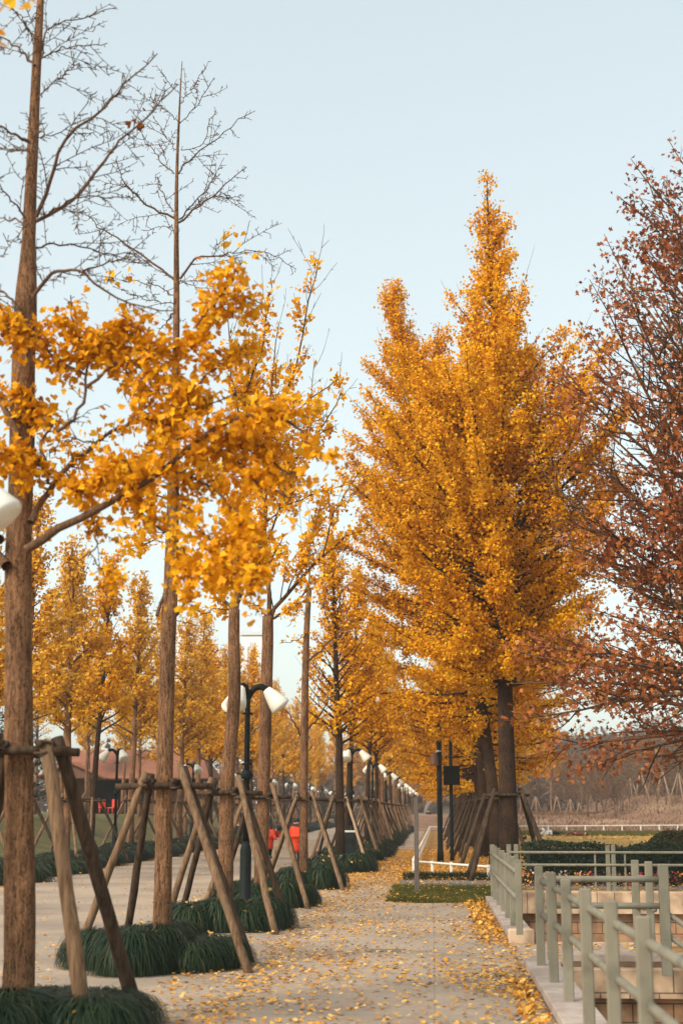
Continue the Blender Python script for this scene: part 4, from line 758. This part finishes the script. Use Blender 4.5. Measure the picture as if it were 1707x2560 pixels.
scatter(20000, -.8, 2.4, 31, 60, 1.2, lambda x, y: (rng.random(len(x)) < np.where(y < 34.6, .12, .8)), name='leaf_litter', hgt=.06)
scatter(14000, 2, 30, 38, 94, 1, lambda x, y: rng.random(len(x)) < np.clip(.55 + .5 * clumpnoise(np.stack([x * .3, y], 1), .35, 5), 0, 1), s=.13, name='lawn_leaves', hgt=.05)
scatter(9000, 1.4, 12, 27, 36, 1, lambda x, y: rng.random(len(x)) < .5, name='leaf_litter', hgt=.08)
scatter(500, -.8, 1.3, 26, 31, 1, lambda x, y: rng.random(len(x)) < .6, z=.05, name='leaves_on_grass', hgt=.05)
scatter(700, .95, 2.4, 15.95, 18.2, 1, lambda x, y: rng.random(len(x)) < .45, name='landing_leaves')
t = MB(); P = np.concatenate([np.stack([rng.uniform(KX - .24, KX - .06, 260), rng.uniform(8, 14.4, 260), rng.uniform(.0, .05, 260)], 1), np.stack([rng.uniform(KX - .34, KX - .05, 560), rng.uniform(18.4, 26, 560), rng.uniform(.0, .06, 560)], 1)]); leaves(t, P, .058, rng, FAN, 1.2, np.clip(rng.normal(.5, .25, len(P)), 0, 1)); struct('kerb_leaves', t, M['fallen'], False, 'stuff')
a = MB(); a.bbox((*PD(955, 2361, 17.3)[:2], .004), (.42, .28, .012), .004); struct('drain_cover', a, M['asphalt'])

# ------------------------------------------------------------------ people
def skinmesh(name, V, E, Rr, m, sub=1):
    me = bpy.data.meshes.new(name + '_wire'); me.from_pydata([tuple(v) for v in V], E, []); o = bpy.data.objects.new(name, me); COL.objects.link(o)
    md = o.modifiers.new('s', 'SKIN'); sv = me.skin_vertices[0].data
    for i, r in enumerate(Rr): sv[i].radius = (r, r) if np.isscalar(r) else r
    sv[0].use_root = True; md.use_smooth_shade = True
    sb = o.modifiers.new('u', 'SUBSURF'); sb.levels = sub; sb.render_levels = sub
    dg = bpy.context.evaluated_depsgraph_get(); nm = bpy.data.meshes.new_from_object(o.evaluated_get(dg)); nm.name = name; o.modifiers.clear(); o.data = nm; nm.materials.clear(); nm.materials.append(m); bpy.data.meshes.remove(me); return o
BASE = dict(pelvis=(0, 0, .50), waist=(0, 0, .60), chest=(0, 0, .71), neck=(0, .005, .82), head=(0, -.012, .885), crown=(0, -.008, .945))
for sx, n_ in ((-1, 'l'), (1, 'r')):
    BASE.update({'hip' + n_: (sx * .052, 0, .475), 'knee' + n_: (sx * .058, -.012, .27), 'ankle' + n_: (sx * .06, .01, .05), 'toe' + n_: (sx * .068, -.085, .02), 'sh' + n_: (sx * .10, .0, .775), 'elb' + n_: (sx * .135, .012, .615), 'wri' + n_: (sx * .14, -.03, .485), 'palm' + n_: (sx * .142, -.04, .45)})
def person(label, loc, rz, H, pose=None, coat='orange', legs='blackc', shoe='blackc', hem=.36, hair=True, rot=None, group=None, headk=1.0, hood=False):
    J = {k: np.array(v, float) for k, v in BASE.items()}
    if pose: J.update({k: np.array(v, float) for k, v in pose.items()})
    J = {k: v * H for k, v in J.items()}; hk = headk
    t = thing('person', label, 'person', tuple(loc), rz, group)
    if rot: t.rotation_euler = rot
    V, E, Q, ix = [], [], [], {}
    def add(k, p_, r, par=None): ix[k] = len(V); V.append(p_); Q.append(r * H); (E.append((ix[par], ix[k])) if par else None)
    add('pelvis', J['pelvis'], .075); add('waist', J['waist'], .068, 'pelvis'); add('chest', J['chest'], .078, 'waist'); add('neck', J['neck'], .034, 'chest'); add('head', J['head'], .058 * hk, 'neck'); add('crown', J['crown'], .048 * hk, 'head')
    fw = unit(J['head'] - J['neck'] + np.array([0, -.001, 0])); 
    for n_ in 'lr':
        add('hip' + n_, J['hip' + n_], .058, 'pelvis'); add('knee' + n_, J['knee' + n_], .042, 'hip' + n_); add('ankle' + n_, J['ankle' + n_], .027, 'knee' + n_); add('toe' + n_, J['toe' + n_], .022, 'ankle' + n_)
        add('sh' + n_, J['sh' + n_], .042, 'chest'); add('elb' + n_, J['elb' + n_], .028, 'sh' + n_); add('wri' + n_, J['wri' + n_], .018, 'elb' + n_); add('palm' + n_, J['palm' + n_], .021, 'wri' + n_)
        hd = unit(J['palm' + n_] - J['wri' + n_]); sd_ = unit(np.cross(hd, np.array([1, .2, .1])))
        for f_ in range(5):
            o_ = (f_ - 2) * .010 * H; ln = (.030, .044, .05, .046, .036)[f_] * H; st = J['palm' + n_] + hd * .012 * H + sd_ * o_; b_ = (sd_ * -.6 + hd * .6) if f_ == 0 else hd
            add(f'f{n_}{f_}', st, .0062, 'palm' + n_); add(f'g{n_}{f_}', st + unit(b_) * ln * .55, .0055, f'f{n_}{f_}'); add(f'h{n_}{f_}', st + unit(b_ + np.array([0, -.3, 0])) * ln, .0045, f'g{n_}{f_}')
    b = skinmesh('body', V, E, Q, M['skin']); b.parent = t
    def sub(name, keys, radii, m, ext=None):
        ii = {k: i for i, k in enumerate(keys)}; par = {'waist': 'pelvis', 'chest': 'waist', 'shl': 'chest', 'shr': 'chest', 'elbl': 'shl', 'elbr': 'shr', 'wril': 'elbl', 'wrir': 'elbr', 'kneel': 'hipl', 'kneer': 'hipr', 'anklel': 'kneel', 'ankler': 'kneer', 'hipl': 'pelvis', 'hipr': 'pelvis', 'hem': 'pelvis', 'toel': 'anklel', 'toer': 'ankler', 'collar': 'chest'}
        Vv = [J[k] for k in keys]; Ee = [(ii[par[k]], ii[k]) for k in keys if par.get(k) in ii]
        o = skinmesh(name, Vv, Ee, [r * H for r in radii], m); o.parent = t; return o
    J['hem'] = J['pelvis'] + (unit(J['kneel'] + J['kneer'] - J['hipl'] - J['hipr'])) * (.5 - hem) * H * 1.0; J['collar'] = J['chest'] * .25 + J['neck'] * .75
    sub('coat', ['pelvis', 'waist', 'chest', 'collar', 'shl', 'elbl', 'wril', 'shr', 'elbr', 'wrir', 'hem'], [.112, .108, .112, .055, .064, .054, .038, .064, .054, .038, .115], M[coat])
    sub('trousers', ['pelvis', 'hipl', 'kneel', 'anklel', 'hipr', 'kneer', 'ankler'], [.075, .066, .050, .036, .066, .050, .036], M[legs])
    for n_ in 'lr': sub('shoe', ['ankle' + n_, 'toe' + n_], [.036, .03], M[shoe])
    if hair:
        hd = J['head'] * .35 + J['crown'] * .65; a = MB(); up = unit(J['crown'] - J['head']); bk = np.array([0, .012 * H, 0]); u = np.linspace(0, math.pi, 10)
        for w in np.linspace(0, 2 * math.pi, 24, endpoint=False): pass
        prof = [(.062 * H * hk, -.03 * H), (.066 * H * hk, .0), (.062 * H * hk, .025 * H), (.045 * H * hk, .05 * H), (.01, .062 * H)]; ref = np.array([1., 0, 0]); e2 = np.cross(up, ref)
        cen = np.array([hd + bk + up * z for r, z in prof]); a.tube(cen, np.array([r for r, z in prof]), 14, False); obj('hood' if hood else 'hair', a, M[coat] if hood else M['hair'], t)
    a = MB()
    for sx in (-1, 1): a.lathe(tuple(J['head'] + np.array([sx * .022 * H, -.056 * H * hk, .008 * H])), [(.002 * H, -.005 * H), (.006 * H, 0), (.002 * H, .005 * H)], 8)
    obj('eyes', a, M['hair'], t); a = MB(); h_ = J['head'] + np.array([0, -.056 * H * hk, -.012 * H]); a.tube([h_ + np.array([0, .004, .016 * H]), h_ + np.array([0, -.006 * H, 0]), h_], [.004 * H, .009 * H, .006 * H], 6); obj('nose', a, M['skin'], t)
    return t
c1 = G(672, 2148); c2 = G(741, 2168); c3 = G(646, 2142)
bend = dict(waist=(0, -.05, .58), chest=(0, -.16, .66), neck=(0, -.25, .73), head=(0, -.31, .765), crown=(0, -.36, .80), shl=(-.1, -.2, .70), shr=(.1, -.2, .70), elbl=(-.12, -.28, .57), elbr=(.12, -.28, .57), wril=(-.09, -.36, .48), wrir=(.09, -.36, .48), palml=(-.085, -.385, .45), palmr=(.085, -.385, .45))
person('child in an orange coat bending forward with a pink backpack', c1, R(55), 1.28, bend, 'orange', 'blackc', 'blackc', .22, headk=1.2)
person('child in an orange coat and black trousers standing behind crossed poles', c2, R(-20), 1.38, dict(elbl=(-.15, .02, .62), elbr=(.16, .03, .62), wrir=(.13, -.05, .52), palmr=(.12, -.07, .49)), 'orange', 'blackc', 'blackc', .26, headk=1.15)
person('child whose face and orange hood peep out left of the fourth trunk', c3 + np.array([.06, 1.5, 0]), R(-15), 1.22, None, 'orange', 'blackc', 'blackc', .26, True, None, None, 1.2, False)
t = thing('backpack', 'rounded pink backpack on the bending child', 'backpack', tuple(c1 + np.array([-.13, -.0, .82]))); a = MB(); a.lathe((0, 0, -.2), [(.03, -.01), (.14, .01), (.165, .1), (.165, .24), (.12, .34), (.02, .37)], 16); o = obj('bag', a, M['pink'], t); t.rotation_euler = (0, R(20), 0); t.scale = (1.1, .9, 1.1)
a = MB(); a.box((0, -.155, -.08), (.18, .05, .14)); obj('pocket', a, M['pink'], t, False); a = MB(); a.tube(spline([(-.04, 0, .16), (0, 0, .2), (.04, 0, .16)], 6), .012, 6); obj('grab_handle', a, M['pink'], t)
flat = dict(kneel=(-.058, -.10, .30), kneer=(.058, -.08, .29))
def lie(label, px, py, side, coat, legs, shoe, H=1.7, pose=None):
    p_ = G(px, py); return person(label, p_ + np.array([0, 0, .13]), 0, H, pose or flat, coat, legs, shoe, .44, True, (R(-90), 0, R(90) * side))
lie('person in a white top and black trousers lying on the lawn feet to the right', 1405, 2090, 1, 'whitec', 'blackc', 'blackc', 1.6, dict(kneel=(-.06, -.07, .28), elbl=(-.18, -.13, .70), wril=(-.1, -.2, .80), palml=(-.09, -.2, .84)))
lie('person in brown clothes lying on the lawn feet to the left', 1410, 2091, -1, 'brownc', 'brownc', 'blackc', 1.5)
p_ = G(1318, 2106); person('person in dark clothes lying on the lawn behind the thick trunk props', p_ + np.array([0, 0, .14]), 0, 1.6, dict(kneel=(-.06, -.24, .33), kneer=(.06, -.16, .30), anklel=(-.06, -.02, .20)), 'brownc', 'blackc', 'blackc', .42, True, (R(-90), 0, R(100)))

# ------------------------------------------------------------------ small far things
bpos = PD(873, 2110, 43.6) * np.array([1, 1, 0]); t = thing('litter_bin', 'dark square litter bin with a white rim behind the leaning trunk', 'litter bin', tuple(bpos)); a = MB(); a.bbox((0, 0, .5), (.42, .42, .9), .03); obj('bin_body', a, M['bin'], t, False)
a = MB(); a.bbox((0, 0, .97), (.46, .46, .05), .01); obj('rim', a, M['white'], t, False); a = MB(); a.box((0, -.218, .70), (.28, .012, .14)); obj('slot', a, M['darkin'], t, False)  # slot is a thin slab in the painted shade colour
cpos = G(592, 2106); t = thing('hand_cart', 'dark cart with a white and red rim parked across the road', 'cart', tuple(cpos + np.array([.1, 0, 0]))); a = MB(); a.bbox((0, 0, .52), (1.3, .8, .55), .04); obj('cart_body', a, M['bin'], t, False); a = MB(); a.bbox((0, 0, .84), (1.42, .9, .06), .01); obj('rim', a, M['white'], t, False); a = MB(); a.bbox((0, -.02, .92), (1.2, .8, .07), .01); obj('lid', a, M['redp'], t, False)
for sx in (-1, 1):
    a = MB(); a.tube([[sx * .45, -.46, .22], [sx * .45, -.38, .22]], .22, 14); obj('wheel', a, M['blackc'], t)
# pavilion
ppos = np.array([-20.3, 92, 1.34]); t = thing('wooden_pavilion', 'low red brown wooden pavilion with a tiled roof behind the far row', 'building', tuple(ppos), 0, None, 1.04)
a = MB(); a.box((-1.9, 1.5, 1.1), (1.2, 3, 2.2)); obj('wall', a, M['timber'], t, False); a = MB(); a.box((3.6, 1.5, 1.1), (3.2, 3, 2.2)); obj('wall', a, M['timber'], t, False); a = MB(); a.box((.6, 1.8, 1.05), (7.5, 1.5, 2.1)); obj('painted_opening_shade', a, M['darkin'], t, False)  # the opening is a solid block painted as its unlit inside
for x in (-3.2, -1.2, 1.0, 3.2, 5.3): a = MB(); a.bbox((x, -.7, 1.1), (.2, .2, 2.2), .02); obj('column', a, M['timber'], t, False)
a = MB(); v = [[-4.0, -1.3, 2.15], [6.2, -1.3, 2.15], [6.2, 4.5, 2.15], [-4.0, 4.5, 2.15], [-2.6, 1.6, 3.9], [5.2, 1.6, 3.9]]; a.add(v, [[0, 1, 5, 4], [2, 3, 4, 5]]); a.add(v, [[1, 2, 5], [3, 0, 4]]); a.add([[x, y, z - .12] for x, y, z in v[:4]], [[0, 3, 2, 1]]); obj('roof', a, M['roof'], t, False)
a = MB(); v = [[-4.3, -2.0, 2.1], [.1, -2.0, 2.1], [-2.1, -2.0, 3.05], [-4.3, 1.4, 2.1], [.1, 1.4, 2.1], [-2.1, 1.4, 3.05]]; a.add(v, [[0, 2, 5, 3], [1, 4, 5, 2]]); obj('porch_roof', a, M['roof'], t, False); a = MB()
for q in (((-4.3, -2.05, 2.08), (-2.1, -2.05, 3.04)), ((-2.1, -2.05, 3.04), (.1, -2.05, 2.08)), ((-4.0, -1.35, 2.1), (6.2, -1.35, 2.1))): a.tube([q[0], q[1]], .09, 6)
obj('eaves_board', a, M['roof'], t, False); a = MB(); a.poly([[-3.9, -1.9, 2.1], [-.3, -1.9, 2.1], [-2.1, -1.9, 2.9]]); obj('gable', a, M['timber'], t, False)
def chair(label, loc, rz):
    t = thing('red_chair', label, 'chair', tuple(loc), rz, 'red chairs at the pavilion', .8); a = MB(); a.bbox((0, 0, .45), (.5, .5, .06), .01); obj('seat', a, M['redp'], t, False); a = MB(); a.bbox((0, .24, .75), (.5, .05, .55), .01); obj('backrest', a, M['redp'], t, False)
    for x in (-.2, .2):
        for y in (-.2, .2): a = MB(); a.tube([[x, y, 0], [x * .95, y * .95, .44]], .025, 6); obj('leg', a, M['redp'], t)
    return t
zc = 1.34; chair('red plastic chair facing the lawn left of the pavilion lamp', PD(256, 2020, 82) * np.array([1, 1, 0]) + np.array([0, 0, zc]), .4); chair('red plastic chair half hidden by the pavilion lamp post', PD(281, 2022, 80) * np.array([1, 1, 0]) + np.array([0, 0, zc]), -.5)
# dark conifers behind the leftmost trunk, and by the pavilion
def conifer(label, loc, H, r, seed, group):
    s, tr = ginkgo(seed, H, .16, .8, lambda u: r * (1.06 - u) ** .8, 50, lean=(0, 0), ang=(1.6, .9), up=-.02, sec=.3, seclen=.9, twig=.012); root = thing('conifer', label, 'tree', loc, 0, group); finish_tree(root, s, (0, 0, 0), 55, .12, .20, BLADE, M['conifer'], M['bark_dark'], M['twig_dark'], seed, .1, .3, .03); return root
cf = conifer('dark evergreen conifer between the leftmost trunk and the pavilion', (-18.3, 62, 1.3), 8.6, 2.6, 95, 'dark conifers on the far lawn')
dup(cf, (-20.5, 70, 1.34), 1.0, .8, 'dark conifer behind the pavilion roof'); dup(cf, (-11.9, 118, 0), 2.0, .5, 'small dark conifer seen just right of the fourth trunk'); dup(cf, (-9.6, 128, 0), 3.0, .45, 'small dark conifer seen just left of the fifth trunk')
# archway at the end
t = thing('garden_archway', 'grey archway far down the path behind a standing figure', 'archway', (1.0, 152, 0)); a = MB(); a.tube(spline([(-1.6, 0, 0), (-1.5, 0, 1.8), (-.6, 0, 2.7), (.6, 0, 2.7), (1.5, 0, 1.8), (1.6, 0, 0)], 20), .3, 10); obj('arch', a, M['asphalt'], t); a = MB(); a.box((0, .8, 1.2), (3.0, .2, 2.4)); obj('back_wall', a, M['asphalt'], t, False)
person('tiny dark figure standing at the far end of the path', (-.4, 148, 0), R(180), 1.7, None, 'blackc', 'blackc', 'blackc', .3)
# distant towers
def tower(label, px0, px1, pyt, Yd, steps=2):
    x0, x1 = PD(px0, pyt, Yd)[0], PD(px1, pyt, Yd)[0]; H = PD((px0 + px1) / 2, pyt, Yd)[2]; w = x1 - x0; t = thing('tower_block', label, 'building', ((x0 + x1) / 2, Yd, 0), 0, 'hazy tower blocks')
    a = MB(); a.box((0, 0, H / 2), (w, w * .8, H)); a.box((w * .32, -w * .42, H * .47), (w * .22, w * .1, H * .94)); a.box((-w * .32, -w * .42, H * .47), (w * .22, w * .1, H * .94)); obj('wall', a, M['tower'], t, False)
    a = MB(); a.box((0, 0, H + 1.0), (w * 1.12, w * .9, 1.2)); a.box((w * .1, 0, H + 2.6), (w * .5, w * .5, 2.2), 0, .3); obj('roof', a, M['glass'], t, False)
    for k in range(int(H / 3.2)):
        for xx in (-.1, .08): a = MB(); a.box((w * xx, -w * .405, 2 + 3.2 * k), (w * .09, .4, 1.7)); obj('window', a, M['glass'], t, False)
        if k > 27: break
tower('hazy pale tower block between the third and fourth trunks', 606, 662, 1594, 430); tower('hazy pale tower block just right of the second trunk', 446, 490, 1568, 450)

# young bare trees, stakes and woods in front of the hill
s = Sk(101); rng = s.rng; tp = grow(rng, (0, 0, -.1), (0, 0, 1), 4.5, 7, 0, .05); s.add(tp, .06, .02); 
for i in range(16):
    t_ = .22 + .75 * i / 16; p_, d = along(tp, t_); az = i * 2.4; a_ = .6; q = grow(rng, p_, (math.sin(a_) * math.cos(az), math.sin(a_) * math.sin(az), math.cos(a_)), 2.6 * (1.15 - .6 * t_), 6, .1, .08); s.add(q, .022, .008, (.3, 1.)); s.side(q, .02, .22, lambda u: .8 * (1.1 - u), .5, .15, .98, .3, (.1, 1.), 1, .1, 0, .009)
M['bare'] = mat('bare_sapling_twig', (.10, .06, .038), .95, (.17, .105, .07), (6, 6, 6)); M['bare_leaf'] = leafmat('withered_leaf', [(.14, .075, .04), (.20, .11, .06), (.26, .15, .075)], .15)
proto = thing('bare_sapling', 'young bare brown tree in the thicket below the wooded hill', 'tree', (9, 138, 0), 0, 'young bare trees below the hill'); finish_tree(proto, s, (0, 0, 0), 7, .08, .11, KITE, M['bare_leaf'], M['bare'], M['bare'], 101, .3, .2, .04); index(proto); proto.location.z = float(bank_z(9., 138.))
rng = np.random.default_rng(77)
for k in range(110):
    y = rng.uniform(132, 215); x = rng.uniform(.08, .19) * y * 1.0 + rng.uniform(-1, 3); dup(proto, (x, y, float(bank_z(x, y)) - .05), rng.uniform(0, 6.28), rng.uniform(.8, 1.9 if y > 160 else 1.25))
def aframe(loc, h, seed):
    t = thing('stake_frame', 'pale pole frame propping a young tree on the earth bank', 'tree stakes', loc, 0, 'pale pole frames on the earth bank')
    for k in range(4): az = k * 1.57 + .5; a = MB(); a.tube([[h * .38 * math.cos(az), h * .38 * math.sin(az), -.1], [.06 * math.cos(az), .06 * math.sin(az), h]], .05, 6); obj('pole', a, M['stake_pale'], t)
    return t
fr = aframe((0, 0, 0), 3.0, 0); index(fr); first = True
for px, y, k_ in ((1660, 137, 1.0), (1605, 138, .95), (1700, 137, 1.0), (1578, 141, .8), (1560, 137, .7), (1640, 145, .9), (1426, 139, .5), (1478, 142, .55), (1340, 150, .6), (1392, 146, .55), (1448, 134, .4)):
    P = PD(px, 2030, y); z = float(bank_z(P[0], y)); 
    if first: fr.location = (P[0], y, z); first = False
    else: dup(fr, (P[0], y, z), rng.uniform(0, 1.5), k_)
hn = 22000; x = rng.uniform(-20, 300, hn); y = rng.uniform(255, 470, hn); P = np.stack([x, y, hill_z(x, y)], 1)
cl = rng.integers(0, hn, 46000); C = P[cl] + rng.normal(0, 1, (46000, 3)) * np.array([2.2, 2.2, 1.7]) + np.array([0, 0, 2.6]); gsel = clumpnoise(P[cl][:, :2], .03, 8) > .15
a = MB(); leaves(a, C[~gsel], 1.3, rng, KITE, .5); struct('hill_woods', a, M['wood_far'], False, 'stuff'); a = MB(); leaves(a, C[gsel], 1.3, rng, KITE, .5); struct('hill_evergreen_woods', a, M['wood_green'], False, 'stuff')
far = rng.normal(0, 1, (26000, 3)) * np.array([0, 0, 0]); n = 30000; x = rng.uniform(-120, 140, n); y = rng.uniform(190, 260, n); h = 6.5 + 2.5 * np.sin(x * .4) + 1.5 * np.sin(x * 1.1 + 1); P = np.stack([x, y, 1 + rng.random(n) ** .8 * h], 1); a = MB(); leaves(a, P, .9, rng, KITE, .4); struct('far_woods', a, M['wood_far'], False, 'stuff')

def bank_pts(rng, n):
    x = rng.uniform(2, 75, n); y = rng.uniform(114, 165, n); return np.stack([x, y, bank_z(x, y)], 1)
M['dry'] = leafmat('dry_bank_grass', [(.09, .042, .022), (.15, .075, .04), (.22, .12, .065), (.30, .18, .10)], .1)
grass_area('dry_bank_grass', bank_pts, 20000, .24, .05, M['dry'], 12)
# ------------------------------------------------------------------ haze
hz = MB(); hz.box((60, 215, 31), (700, 570, 66)); ho = struct('haze', hz, None, False, 'stuff')
hm = bpy.data.materials.new('haze_air'); hm.use_nodes = True; N = hm.node_tree.nodes; N.remove(N['Principled BSDF']); pv = N.new('ShaderNodeVolumePrincipled'); pv.inputs['Color'].default_value = (.93, .95, .97, 1); pv.inputs['Density'].default_value = .0005; pv.inputs['Anisotropy'].default_value = .2
hm.node_tree.links.new(pv.outputs[0], N['Material Output'].inputs['Volume']); ho.data.materials.append(hm)
